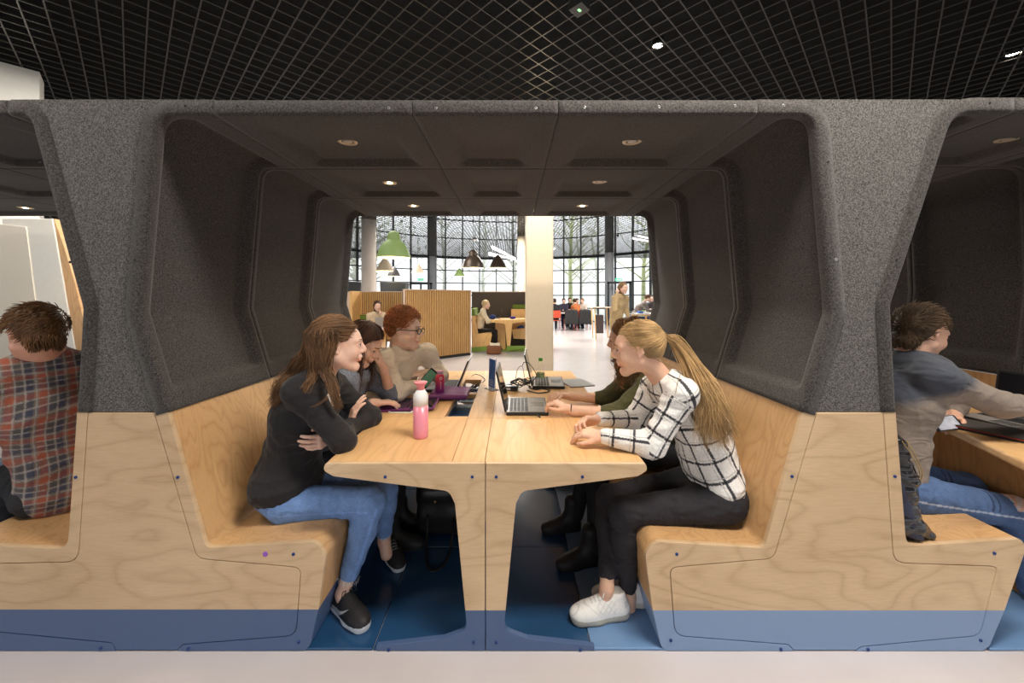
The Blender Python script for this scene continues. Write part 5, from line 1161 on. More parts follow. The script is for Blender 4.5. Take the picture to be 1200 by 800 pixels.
# ============================================================ things on and under the tables
M_plk = mat('black_plastic', (.018, .018, .019), .35); M_gry = mat('laptop_grey', (.16, .15, .14), .35, metal=.3); M_key = mat('keys', (.025, .025, .027), .5)
M_scr = mat('screen_glass', (.012, .012, .014), .06); M_silver = mat('laptop_silver', (.42, .41, .40), .35, metal=.5); M_purple = mat('purple_case', srgb(116, 52, 112), .5, noise=.06, nscale=20)
def laptop(px, py, ang, w, d, lid, label, cm=M_plk, km=M_key, deck=M_gry, z=None, thick=.02, group=None, on=None, lidm=None, loc=None):
    """hinge centre at the photo pixel on the table; ang = heading of the user side; lid = opening angle"""
    z = ZT if z is None else z; c = loc or PT(px, py, z); t = thing('laptop', c, label, 'laptop', group)
    R_ = Matrix.Translation(c) @ Matrix.Rotation(ang, 4, 'Z')     # local: x across the hinge, -y towards user
    MB().rbox((-w/2, -d, .001), (w/2, 0, thick), .012, R_).build('base', cm, t, bevel=.002)
    MB().rbox((-w/2+.008, -d+.008, thick), (w/2-.008, -.012, thick+.0012), .006, R_).build('palm_rest', deck, t)
    kb = MB()
    for r_ in range(5):
        nk = 13
        for k in range(nk):
            x0 = -w/2+.022+(w-.044)*k/nk; y0 = -d*.52+(d*.46)*r_/5
            if r_ == 0 and 3 < k < 9:
                if k > 4: continue
                kb.box((x0, y0, thick+.001), (x0+(w-.044)*5/nk-.003, y0+d*.078, thick+.003), R_)
            else: kb.box((x0, y0, thick+.001), (x0+(w-.044)/nk-.003, y0+d*.078, thick+.003), R_)
    kb.build('keyboard', km, t); MB().rbox((-.045, -d*.92, thick+.0008), (.045, -d*.60, thick+.0020), .004, R_).build('touchpad', mat('touchpad', (.10, .095, .09), .25), t)
    L_ = R_ @ Matrix.Translation((0, -.002, thick*.9)) @ Matrix.Rotation(PI/2-lid, 4, 'X')  # upright at lid=90
    lidp = MB().rbox((-w/2, 0, .002), (w/2, .010, d), .010, L_, axis=1).build('lid', lidm or cm, t, bevel=.0015)
    MB().box((-w/2+.012, -.0012, .016), (w/2-.012, .0002, d-.012), L_).build('screen', on or M_scr, t)
    MB().tube([R_ @ Vector((-w*.35, -.001, thick)), R_ @ Vector((w*.35, -.001, thick))], .006, 8).build('hinge', M_plk, t)
    return t
# red-haired man: grey laptop, lid towards the middle of the table
laptop(0, 0, -PI/2+.02, .33, .225, math.radians(112), 'grey laptop open in front of the red-haired man', M_plk, loc=Vector((-.405, 2.90, ZT)), deck=M_gry)
# olive woman: black laptop, lid edge-on to us
laptop(0, 0, PI/2-.02, .33, .245, math.radians(103), 'black laptop with brushed keyboard under the typing hands of the olive woman', M_plk, loc=Vector((-.030, 2.36, ZT)), deck=M_gry, km=M_key)
laptop(0, 0, PI/2-.06, .36, .24, math.radians(104), 'second black laptop with tilted lid at the far end of the table', M_plk, loc=Vector((.165, 3.02, ZT)), deck=M_silver, km=M_key)
laptop(0, 0, -PI/2+.05, .27, .17, math.radians(176), 'purple-cased laptop under the hand of the marl-sweater woman', M_purple, loc=Vector((-.64, 2.40, ZT)), deck=M_purple, km=mat('plum_keys', (.05, .03, .045), .5), thick=.014)
# pink and white bottle
c = PT(493, 512, ZT); t = thing('drinking_bottle', c, 'pink and white insulated drinking bottle standing near the front of the table', 'bottle')
M_pink = mat('pink_enamel', srgb(226, 140, 158), .3, spec=.5, coat=.2); M_pink2 = mat('pink_cap', srgb(232, 138, 146), .45); M_wht = mat('white_enamel', srgb(232, 234, 236), .3, coat=.2)
R0 = Matrix.Identity(4); r = .036
MB().lathe([(r*.88, 0), (r*.97, .004), (r, .018), (r, .158)], c, 36).build('lower_body', M_pink, t)
MB().lathe([(r, .1585), (r, .196), (r*.93, .210), (r*.62, .228), (r*.5, .233)], c, 36).build('upper_body', M_wht, t)
cp = MB().lathe([(r*.50, .233), (r*.52, .250), (r*.55, .252), (r*.86, .266), (r*.88, .270), (r*.80, .271), (r*.45, .262)], c, 36).build('cup_lid', M_pink2, t)
MB().lathe([(r*.86, 0), (r*.9, .003), (r*.90, .006)], c+Vector((0, 0, -.0005)), 36).build('foot_ring', mat('copper_ring', srgb(190, 130, 110), .35, metal=.4), t)
# red to violet flask
def grad_mat():
    m, nt, b = nodes_of('flask_gradient'); tc = N(nt, 'ShaderNodeTexCoord'); sp = N(nt, 'ShaderNodeSeparateXYZ'); L(nt, tc, 'Generated', sp, 'Vector'); r_ = N(nt, 'ShaderNodeValToRGB')
    e = r_.color_ramp.elements; e[0].position = .1; e[0].color = c4(srgb(72, 36, 130)); e[1].position = .85; e[1].color = c4(srgb(206, 50, 78)); L(nt, sp, 'Z', r_, 'Fac'); L(nt, r_, 'Color', b, 'Base Color'); b.inputs['Roughness'].default_value = .35; return m
c = PT(515.5, 466, ZT); t = thing('flask', c, 'small flask fading from red to violet with a round white emblem behind the pink bottle', 'bottle')
MB().lathe([(.025, 0), (.029, .004), (.029, .135), (.025, .155), (.018, .163)], c, 30).build('flask_body', grad_mat(), t)
MB().lathe([(.018, .160), (.020, .163), (.020, .182), (.016, .186)], c, 24).build('cap', mat('mauve_cap', srgb(190, 150, 175), .4), t)
# emblem ring, dot and vertical lettering facing the camera
fm = Matrix.Translation(c) @ Matrix.Rotation(math.atan2(-c.x, -c.y)*-1+PI, 4, 'Z')
def onflask(mb_fn, name, m): o = mb_fn; return o.build(name, m, t)
av = Vector((-c.x, -c.y, 0)).normalized(); ta = Vector((-av.y, av.x, 0)) if True else None; ta = Vector((av.y*-1, av.x, 0))*-1*-1
def fpt(u, z, rr=.0296): a = u/.029; return c+Vector((av.x*math.cos(a)-av.y*math.sin(a), av.x*math.sin(a)+av.y*math.cos(a), 0))*rr+Vector((0, 0, z))
MB().tube([fpt(.007*math.cos(a)+.006, .138+.008*math.sin(a)) for a in np.linspace(0, 2*PI, 18)], .0022, 5, cap=False).build('emblem', M_wht, t)
lt = MB()
for k in range(8): lt.tube([fpt(.004, .112-.0065*k), fpt(.009, .112-.0065*k)], .0011, 4); 
lt.tube([fpt(.004 if 0 else .0065, .113), fpt(.0065, .066)], .0008, 4); lt.build('lettering', M_wht, t)
# purple sleeve
P1 = [PT(*q, ZT) for q in ((501, 473), (546, 474), (550, 457), (513, 455))]; cs = sum(P1, Vector())/4
t = thing('laptop_sleeve', cs, 'purple laptop sleeve lying in the middle of the table', 'sleeve')
ex = (P1[1]-P1[0]).length*.52; ey = .13
slv = [RBox((cs.x, cs.y, ZT+.024), (ex, ey, .0165), None, .014, 0), ]
sculpt('cover', slv, M_purple, t, (), .005, .01, lambda P: .0022*noise3(P*np.array((1, 2.2, 1), dtype=np.float32), 12.0))
MB().tube([(cs.x-ex*.85, cs.y-ey-.0005, ZT+.017), (cs.x+ex*.85, cs.y-ey-.0005, ZT+.017)], .0016, 5).tube([(cs.x-ex*.80, cs.y-ey*.62, ZT+.0345), (cs.x+ex*.55, cs.y-ey*.62, ZT+.0345), (cs.x+ex*.66, cs.y-ey*.86, ZT+.033)], .0015, 5).build('zip', mat('dark_purple', srgb(70, 26, 82), .5), t)
# phones
def phone(c, ang, label, m=M_plk, tilt=None, sz=(.072, .148), screen=None):
    t = thing('phone', c, label, 'phone'); R_ = Matrix.Translation(c) @ (tilt or Matrix.Rotation(ang, 4, 'Z'))
    MB().rbox((-sz[0]/2, -sz[1]/2, 0), (sz[0]/2, sz[1]/2, .008), .009, R_).build('case', m, t, bevel=.0015); MB().rbox((-sz[0]/2+.004, -sz[1]/2+.012, .0080), (sz[0]/2-.004, sz[1]/2-.012, .0086), .002, R_).build('screen', screen or M_scr, t); return t
phone(PT(471, 482, ZT), PI/2-.05, 'white-edged phone lying flat beside the pink bottle', mat('phone_white', (.7, .69, .68), .3))
phc = w3(502, 443, 2.60); phone(Vector(phc), 0, 'phone held up in the hand of the red-haired man', M_plk, tilt=Matrix.Rotation(.7, 4, 'Y') @ Matrix.Rotation(1.1, 4, 'X'), sz=(.066, .135), screen=mat('phone_green', srgb(110, 160, 130), .2))
scrm = mat('phone_picture', srgb(150, 150, 155), .15, noise=.35, nscale=30, emit=(.5, .5, .55), estr=.35)
gp = w3(1108, 496, 1.99); phone(Vector(gp), 0, 'phone in the hand of the bearded man showing a bright picture', M_plk, tilt=Matrix.Rotation(.9, 4, 'X') @ Matrix.Rotation(PI/2+.12, 4, 'Z'), screen=scrm)
# acrylic stand with blue sheet
c = PT(576, 456, ZT); t = thing('table_sign', c, 'clear upright stand holding a blue sheet with dark lettering beside the black laptop', 'sign')
M_acr = mat('acrylic', (1, 1, 1), .02, trans=1, ior=1.2, spec=.4)
Rs = Matrix.Translation(c) @ Matrix.Rotation(math.radians(-57), 4, 'Z') @ Matrix.Rotation(-.04, 4, 'X')
MB().box((-.052, -.0015, .0), (.052, .0015, .235), Rs).build('stand', M_acr, t); MB().box((-.06, -.03, 0), (.06, .03, .003), Matrix.Translation(c) @ Matrix.Rotation(math.radians(-57), 4, 'Z')).build('foot', M_acr, t)
sh = MB().box((-.044, -.0023, .015), (.044, .0023, .222), Rs).build('sheet', mat('blue_sheet', srgb(72, 112, 178), .5), t)
ink = MB()
for k, (u0, u1) in enumerate(((0, 1), (.1, 1), (0, .9), (.2, 1), (0, 1), (0, .8), (.15, 1), (0, .7))):
    z = .205-.0135*k
    ink.box((-.008+.012*u0, -.0029, z), (-.008+.016*u1, .0029, z+.0035), Rs).box((-.008, -.0029, z-.004), (-.004, .0029, z+.004), Rs)
ink.build('lettering', mat('navy_ink', srgb(24, 34, 66), .6), sh)
i2 = MB()
for k in range(4): i2.box((-.030, -.0029, .030+.012*k), (.030-.012*(k % 2), .0029, .034+.012*k), Rs)
i2.build('small_print', mat('pale_print', srgb(190, 200, 215), .6), sh)
# water bottle with green cap
c = PT(633.5, 452, ZT); t = thing('water_bottle', c, 'clear plastic water bottle with a green cap', 'bottle')
M_pet = mat('clear_plastic', (.97, .98, .98), .03, trans=1, ior=1.18, spec=.5)
prof = [(.026, 0), (.032, .006), (.032, .05), (.030, .055), (.032, .06), (.032, .13), (.029, .150), (.018, .178), (.0125, .188), (.0125, .200)]
o = MB().lathe(prof, c, 28, cap=False).build('bottle_body', M_pet, t); sm = o.modifiers.new('wall', 'SOLIDIFY'); sm.thickness = .0008
MB().lathe([(.0325, .066), (.0325, .105)], c, 28, cap=False).build('label_band', mat('green_label', srgb(150, 190, 140), .4, alpha=.75, noise=.5, nscale=40), t)
MB().lathe([(.015, .192), (.0155, .194), (.0155, .212), (.014, .214)], c, 24).build('cap', mat('green_cap', srgb(70, 168, 40), .4), t)
# cables: charger brick and tangles
M_cab = mat('black_cable', (.012, .012, .013), .45)
def cable(pts, r, label, n=60, group='black cables tangled on the table'):
    return solo('cable', MB().tube(spline([Vector(p) for p in pts], n), r, 6), M_cab, label, 'cable', group)
zc = ZT+.004
def Tz(px, py, h=0): v = PT(px, py, ZT); v.z += h; return v
cb = PT(597, 457, ZT); t = thing('power_adapter', cb, 'black power adapter brick behind the black laptop lid', 'adapter')
MB().rbox((-.062, -.030, 0), (.062, .030, .032), .01, Matrix.Translation(cb) @ Matrix.Rotation(-.25, 4, 'Z')).build('brick', M_plk, t, bevel=.004)
MB().rbox((-.04, -.02, .0), (.04, .02, .026), .008, Matrix.Translation(cb+Vector((-.02, .09, 0))) @ Matrix.Rotation(.4, 4, 'Z')).build('plug', M_plk, t, bevel=.003)
MB().box((-.02, -.0305, .008), (.015, -.0300, .024), Matrix.Translation(cb) @ Matrix.Rotation(-.25, 4, 'Z')).build('rating_label', M_wht, t)
pts = []
for k in range(64):
    a = k*.62; rr_ = .050+.022*math.sin(k*1.7); pts.append((cb.x+.085+rr_*math.cos(a)*1.15, cb.y+.03+rr_*math.sin(a), zc+.012+.028*abs(math.sin(k*.9))+.0006*k))
cable(pts, .0028, 'coiled black charging cable beside the power adapter', 420)
cable([Tz(604, 452, .01), Tz(606, 447, .09), Tz(612, 443, .10), Tz(616, 452, .03), Tz(622, 455, .006)], .0026, 'short arching black cable behind the power adapter')
cable([W(612.5, 428, 2.86), W(614, 424.5, 2.84), W(619, 425, 2.82), W(625, 432, 2.80), W(628.5, 440, 2.80), W(624, 446, 2.78), W(616, 449, 2.76), W(607, 452, 2.72)], .0030, 'black cable looping up beside the second laptop lid')
cable([Tz(553, 441, .004), W(557, 438.5, 2.95), W(563, 440, 2.93), W(568, 444, 2.9), Tz(566, 448, .004), Tz(560, 450, .004)], .0026, 'thin black cable rising from the cable tray')
cable([Tz(620, 455, .005), Tz(628, 457, .005), Tz(636, 456, .005), Tz(644, 459, .005), Tz(630, 461, .005), Tz(618, 458, .005)], .0035, 'black earphone cable lying behind the typing hands')
for px, py, nm in ((621, 453, 'a'), (626, 454, 'b'), (631, 455.5, 'c')):
    q = PT(px, py, ZT+.004); solo('earbud', MB().ell(q, (.009, .009, .008)), M_plk, 'small black plug among the earphone cable behind the typing hands', 'plug', 'small plugs on the table')
q = PT(632, 489, ZT); solo('zip_pull', MB().tube([(-.015+q.x, q.y+.02, ZT+.014), (q.x, q.y, ZT+.005), (q.x+.004, q.y-.012, ZT+.005)], .004, 6), M_plk, 'black zip pull hanging at the corner of the black laptop', 'zip')
# tray contents
tb = MB(); RN = np.random.RandomState(5)
for k in range(9):
    x = sx0+.02+.1*RN.rand(); y = 2.77+.34*RN.rand(); tb.tube([(x, y, ZT-.06), (x+.03*RN.randn(), y+.03, ZT-.035), (x+.03*RN.randn(), y+.06, ZT-.06)], .004, 6)
solo('cable_bundle', tb, M_cab, 'bundle of cables lying in the blue table tray', 'cables')
q = (-.29, 2.26, ZT-.06); solo('power_socket', MB().lathe([(.022, 0), (.022, .012), (.018, .014), (.016, .006)], q, 24), M_wht, 'round white power socket in the near end of the tray', 'socket')
# tablet and notebook edge at the far right of the table
q = PT(668, 449, ZT); solo('tablet', MB().rbox((-.10, -.13, 0), (.10, .13, .009), .008, Matrix.Translation(q+Vector((.05, 0, 0))) @ Matrix.Rotation(.25, 4, 'Z')), M_silver, 'pale tablet lying at the far right edge of the table', 'tablet', bevel=.002)
# ============================================================ bags under the table
def bag_handbag():
    t = thing('handbag', (-.47, 2.30, .012), 'black handbag with a looped strap under the table', 'handbag')
    pr = [RBox((-.42, 2.36, .165), (.155, .085, .145), None, .04, 0), RBox((-.42, 2.34, .28), (.13, .06, .03), None, .02, 0, .04)]
    sculpt('bag_body', pr, mat('black_leather', (.016, .014, .014), .35, bump=.3, bscale=90), t, (), .007, .03, lambda P: .007*noise3(P, 14.0))
    MB().tube(spline([Vector((-.50, 2.27, .16)), Vector((-.49, 2.18, .035)), Vector((-.46, 2.06, .018)), Vector((-.42, 2.0, .018)), Vector((-.37, 2.04, .018)), Vector((-.35, 2.14, .03)), Vector((-.345, 2.27, .14))], 30), .007, 8, flat=.6).build('strap', mat('black_leather', (.016, .014, .014), .35), t)
    MB().tube([(-.46, 2.30, .30), (-.47, 2.29, .40), (-.42, 2.29, .45), (-.37, 2.29, .40), (-.38, 2.30, .30)], .007, 8).build('handle', mat('black_leather', (.016, .014, .014), .35), t)
    MB().lathe([(.008, 0), (.008, .004)], (-.46, 2.272, .235), 12, Matrix.Rotation(PI/2, 4, 'X')).build('stud', mat('gold_metal', srgb(190, 160, 100), .3, metal=.9), t)
    t = thing('backpack', (-.56, 2.62, .012), 'dark backpack standing behind the handbag under the table', 'backpack')
    pr = [RBox((-.52, 2.64, .20), (.13, .11, .19), None, .07, 0), RBox((-.52, 2.53, .13), (.10, .04, .09), None, .03, 0, .03)]
    sculpt('pack_body', pr, mat('dark_nylon', (.014, .014, .017), .6, bump=.2), t, (), .009, .03, lambda P: .008*noise3(P, 11.0))
    for sx in (-.05, .05): MB().tube([(-.52+sx, 2.53, .36), (-.52+sx, 2.50, .28), (-.52+sx, 2.49, .16), (-.52+sx, 2.52, .05)], .012, 6, flat=.3).build('shoulder_strap', mat('dark_nylon', (.014, .014, .017), .6), t)
bag_handbag()
# brown shoe of a hidden neighbour lies by the far boots
shoe(thing('loose_shoe', (.30, 3.0, .012), 'brown leather shoe lying on the floor behind the black boots', 'shoe'), (.52, 2.98, .014), (.26, 2.94, .012), L_=.27, upper=srgb(120, 66, 30), sole=srgb(60, 38, 22), kind='plain', accent=srgb(100, 60, 30))
# ============================================================ right booth: table, laptop, leather jacket
tb2 = thing('booth_table', (2.6, 2.4, 0), 'birch desk of the right booth with a thick rounded edge', 'table')
poly = [(2.128, D+.004), (2.31, 2.0), (2.33, 2.12), (2.33, YB), (2.99, YB), (2.99, D+.004)]
MB().prismz(poly, ZT-.045, ZT).build('top_board', M_top, tb2, bevel=.014, seg=4)
p_ = MB().box((2.46, D+.06, .02), (2.48, YB-.02, ZT-.046)).box((2.455, 2.20, .02), (2.485, 2.24, ZT-.046)); p_.build('modesty_board', wood('birch_shade', srgb(190, 140, 86), srgb(140, 96, 56), axis='z'), tb2)  # birch colour darkened for the shade under the desk
MB().box((2.945, D+.03, .44), (2.965, YB, .982)).build('back_board', M_benR, tb2)
MB().box((2.48, D+.08, .40), (2.94, YB, .43)).build('shelf_board', M_edge, tb2)
laptop(0, 0, -PI/2+.10, .36, .25, math.radians(100), 'black laptop with open lid against the wall of the right booth', M_plk, loc=Vector((2.80, 2.03, ZT)), deck=M_silver, thick=.018)
t = thing('folder', (2.5, 1.9, ZT), 'dark folder with a red edge lying by the arm of the bearded man', 'folder')
Rf = Matrix.Translation((2.43, 1.93, ZT)) @ Matrix.Rotation(.42, 4, 'Z')
MB().rbox((-.10, -.20, .0005), (.10, .20, .012), .006, Rf).build('cover', M_plk, t, bevel=.001); MB().rbox((-.103, -.203, .0125), (.103, .203, .0165), .006, Rf).build('red_edge', mat('red_edge', srgb(150, 50, 34), .5), t); MB().rbox((-.10, -.20, .017), (.10, .20, .022), .006, Rf).build('flap', mat('folder_grey', (.05, .045, .042), .5), t)
def jacket():
    t = thing('leather_jacket', (1.68, 1.64, .43), 'black quilted leather jacket heaped on the right bench corner', 'jacket')
    pr = [Cone((1.655, 1.66, .82), (1.68, 1.66, .66), .050, .060, 0), Cone((1.68, 1.66, .66), (1.665, 1.65, .50), .060, .075, 0), Cone((1.66, 1.64, .50), (1.755, 1.605, .452), .060, .020, 0), Cone((1.70, 1.70, .74), (1.71, 1.72, .60), .04, .05, 0), Cone((1.665, 1.70, .48), (1.75, 1.66, .452), .05, .025, 0)]
    def dd(P): return .012*np.abs(noise3(P*np.array((1, 1, 2.4), dtype=np.float32)+P[:, [2]]*.8, 16.0))-.004+.006*noise3(P, 28.0)
    sculpt('jacket_body', pr, mat('shiny_leather', (.013, .012, .014), .24, spec=.6, bump=.25, bscale=120, coat=.2), t, (), .005, .03, dd)
    zp = MB(); 
    for k in range(2): zp.tube(spline([Vector((1.64+.02*k, 1.60, .85)), Vector((1.68+.014*k, 1.597, .79)), Vector((1.715+.01*k, 1.60, .72)), Vector((1.72+.01*k, 1.61, .68))], 20), .0018, 5)
    zp.build('zip', mat('gold_metal', srgb(190, 160, 100), .3, metal=.9), t)
    sculpt('lining', [Cone((1.635, 1.62, .66), (1.665, 1.60, .50), .022, .030, 0), Cone((1.66, 1.60, .47), (1.70, 1.585, .455), .022, .012, 0)], mat('navy_lining', srgb(34, 36, 58), .45, bump=.3, bscale=60), t, (), .005, .02, lambda P: .006*noise3(P, 22.0))
jacket()
# ============================================================ beyond the left booth: white cupboard front with slanted side
cab = thing('white_cupboard', (-4.6, 4.0, 0), 'white cupboard front with a slanted edge behind the man in plaid', 'cupboard')
def at(px, py, Y): v = W(px, py, Y); return (v.x, v.z)
Yw = 3.85
MB().prism([(at(1, 445, Yw)[0], 0), (at(89, 445, Yw)[0], 0), at(88, 412, Yw), at(61, 256, Yw), at(1, 256, Yw)][::1], Yw, Yw+.12).build('side_panel', M_white, cab, bevel=.004)
MB().prism(rpoly([at(2, 443, Yw)+(0,), at(47, 443, Yw)+(0,), at(44, 361, Yw)+(0,), at(32, 266, Yw)+(.02,), at(2, 263, Yw)+(0,)]), Yw-.012, Yw-.0005).build('door', mat('white_door', srgb(222, 214, 200), .45), cab, bevel=.002)
bd_ = thing('birch_post', (-4.3, 4.35, 0), 'slanted birch board standing beside the white cupboard', 'board')
MB().prism([(at(89.5, 450, Yw)[0], 0), (at(104, 450, Yw)[0], 0), at(100, 390, Yw), at(86, 330, Yw), at(74, 290, Yw), at(62, 256, Yw), at(61.5, 256, Yw), at(88.5, 412, Yw)], Yw+.01, Yw+.06).build('board', M_benL, bd_)
# ============================================================ the hall beyond
M_slat = wood('slat_oak', srgb(214, 172, 112), srgb(176, 130, 76), axis='z'); M_green = mat('green_laminate', srgb(120, 150, 60), .5); M_greenf = mat('green_felt', srgb(96, 118, 44), .9)
M_panel = mat('dark_panel', srgb(72, 62, 54), .7, noise=.08, nscale=3); M_pk = mat('pale_plywood', srgb(206, 180, 160), .5, noise=.05, nscale=4, stretch=(6, 6, 1)); M_bg = wood('birch_far', srgb(232, 188, 124), srgb(196, 148, 90), axis='z', scale=.6)
def slatwall(p, q, z0, z1, n, label, base=True):
    p = Vector(p); q = Vector(q); d = q-p; L_ = d.length; d.normalize(); ang = math.atan2(d.y, d.x); R_ = Matrix.Translation((p.x, p.y, 0)) @ Matrix.Rotation(ang, 4, 'Z')
    t = thing('slat_screen', (p.x, p.y, 0), label, 'screen', 'slatted oak screens'); sl = MB()
    for k in range(n): x = L_*(k+.5)/n; sl.box((x-.011, -.022, z0+.02), (x+.011, .018, z1-.02), R_)
    sl.build('slats', M_slat, t)
    MB().box((0, .02, z0), (L_, .045, z1), R_).build('back_board', mat('screen_back', srgb(92, 64, 38), .8), t)
    MB().box((0, -.03, z1-.02), (L_, .05, z1), R_).build('top_rail', M_pk, t)
    for x in (0, L_-.03): MB().box((x, -.03, z0), (x+.03, .05, z1-.021), R_).build('end_post', M_pk, t)
    if base: MB().box((0, -.01, 0), (L_, .04, z0), R_).build('plinth', M_dark, t)
    return t
slatwall((-2.36, 8.27), (-1.05, 9.58), .05, 1.63, 40, 'front oak slat screen running diagonally behind the red-haired man')
slatwall((-4.05, 9.6), (-2.72, 9.6), 1.02, 1.60, 28, 'oak slat screen behind the seated woman far left', False)
pk = thing('partition', (-4.4, 9.0, 0), 'pale plywood partition end at the left of the slat screens', 'partition'); MB().box((-4.62, 9.05, 0), (-3.86, 9.13, 1.585)).build('board', M_pk, pk); MB().box((-3.86, 9.04, 0), (-3.80, 9.60, 1.60)).build('post', M_bg, pk)
# green-footed booths
b1 = thing('corner_bench', (-3.4, 9.3, 0), 'birch bench with an olive band under the far slat screen', 'bench')
MB().box((-3.80, 9.50, 1.02-.0), (-2.5, 9.58, 1.03)).build('ledge', M_bg, b1); MB().box((-3.80, 9.52, .86), (-2.45, 9.60, 1.015)).build('green_band', M_greenf, b1); MB().box((-3.80, 9.50, .45), (-2.45, 9.60, .855)).build('backrest', M_bg, b1); MB().box((-3.80, 9.02, .40), (-2.45, 9.50, .45)).build('seat', M_bg, b1)
b1t = thing('far_table', (-3.0, 8.6, 0), 'pale table in front of the seated woman far left', 'table')
MB().prismz([(-3.42, 8.95), (-2.6, 8.95), (-2.35, 8.4), (-2.35, 8.25), (-3.05, 8.15), (-3.42, 8.3)], .74, .775).build('tabletop', M_pk, b1t, bevel=.004); MB().box((-3.0, 8.45, 0), (-2.9, 8.75, .74)).build('leg', M_bg, b1t); MB().prismz([(-2.66, 8.30), (-2.40, 8.33), (-2.40, 8.38), (-2.66, 8.35)], .0, .735).build('end_board', M_bg, b1t)
laptop(0, 0, 2.9, .33, .22, math.radians(105), 'silver laptop open in front of the seated woman far left', M_silver, loc=Vector((-2.93, 8.62, .775)), lidm=M_silver)
YG = 10.0
def gp(pts): return [at(x, y, YG) for x, y in pts]
b2 = thing('green_booth', (-1.0, YG, 0), 'birch booth bench with green foot holding the white-haired person', 'booth bench')
MB().prism(gp([(552.6, 407), (552.6, 370), (556, 370), (560.5, 391.5), (575.5, 390), (576.5, 392), (574, 405)]), YG, YG+.04).build('end_board', M_bg, b2)
MB().prism(gp([(552.6, 412.5), (552.6, 407.2), (574, 405.2), (573, 411)]), YG, YG+.04).build('green_foot', M_green, b2); MB().prism(gp([(552.6, 369.8), (552.6, 361.5), (556, 362), (556.5, 369.8)]), YG, YG+1.3).build('green_band', M_greenf, b2)
MB().prism(gp([(558, 391.8), (575.5, 390), (575.5, 393), (558, 393.5)]), YG+.04, YG+1.3).build('seat', M_bg, b2); MB().prism(gp([(553.5, 392), (553.5, 370), (555, 370), (559.5, 392)]), YG+.04, YG+1.3).build('backrest', M_bg, b2)
pn = thing('dark_partition', (-.4, 11.35, 0), 'dark brown partition wall behind the white-haired person', 'partition'); MB().box((-1.20, 11.33, 0), (.9, 11.40, 1.60)).build('board', M_panel, pn); MB().box((-1.22, 11.31, 1.60), (.92, 11.42, 1.625)).build('cap_rail', M_pk, pn)
b3 = thing('green_booth', (.3, YG, 0), 'birch booth bench with green foot to the right of the far booth table', 'booth bench')
MB().prism(gp([(599.2, 392), (598.8, 363.5), (618, 363.5), (618, 376), (617, 386.5), (600, 388.5)]), YG+1.15, YG+1.2).build('back_board', M_bg, b3); MB().prism(gp([(600, 388), (617, 386.5), (622, 386.5), (622, 400), (602, 399)]), YG+.5, YG+1.1).build('seat', M_bg, b3)
MB().prism(gp([(601, 363), (622, 362.8), (622, 357.6), (601, 357.6)]), YG+1.13, YG+1.17).build('green_band', M_greenf, b3); MB().box((-.4, YG+.2, 0), (.6, YG+1.2, .02)).build('green_floor', M_green, b3)
b4 = thing('far_booth_table', (-.15, YG, 0), 'birch booth table with a tapering leg on a green foot', 'table')
MB().prism(gp([(575, 377.5), (575, 375.5), (617, 373.8), (622, 373.8), (622, 376), (600.5, 379), (598, 405), (594, 405), (592, 380.5), (590, 379)]), YG, YG+.04).build('end_board', M_bg, b4); MB().prism(gp([(594, 410.5), (594, 405.2), (598, 405.2), (618, 405), (618, 408)]), YG, YG+.04).build('green_foot', M_green, b4)
zt4 = at(600, 374.6, YG)[1]; MB().prismz([(-.56, YG+.04), (.6, YG+.04), (.6, YG+1.0), (-.56, YG+1.0)], zt4-.03, zt4).build('tabletop', M_bg, b4)
MB().box((-.46, YG+.5, .02), (-.18, YG+.54, zt4-.03)).build('inner_board', M_bg, b4)
laptop(0, 0, -PI/2, .34, .24, math.radians(110), 'dark laptop in front of the white-haired person', M_plk, loc=Vector((-.36, YG+.55, zt4)))
def blob(name, c, r, m, label, cat, res=.01, amp=.01): 
    o = sculpt(name, [Ell(c, r, None, 0)], m, None, (), res, .02, lambda P: amp*noise3(P, 22.0)); return tag(o, label, cat)
blob('blue_scarf', (-.62+.10, YG+.3, zt4+.06), (.09, .07, .065), mat('navy_cloth', srgb(40, 54, 110), .9), 'dark blue scarf heaped on the far booth table', 'scarf')
blob('purple_hat', (.02, YG+.4, zt4+.035), (.09, .07, .04), mat('violet_cloth', srgb(60, 44, 130), .9), 'violet woollen hat lying on the far booth table', 'hat')
blob('blue_bag', (.25, YG+.8, .56), (.12, .09, .10), mat('blue_bag', srgb(50, 90, 170), .8), 'blue bag on the right seat of the far booth', 'bag')
hb = thing('brown_handbag', (-.45, 9.7, 0), 'brown shoulder bag with papers standing on the floor by the green booth', 'handbag')
sculpt('bag_body', [RBox((-.46, 9.72, .115), (.19, .10, .11), None, .05, 0)], mat('brown_leather', srgb(120, 72, 40), .5), hb, (), .012, .02, lambda P: .012*noise3(P, 12.0)); sculpt('papers', [RBox((-.44, 9.72, .235), (.13, .05, .05), None, .015, 0)], mat('cream_paper', srgb(226, 212, 190), .8), hb, (), .012, .01, lambda P: .02*noise3(P, 14.0))
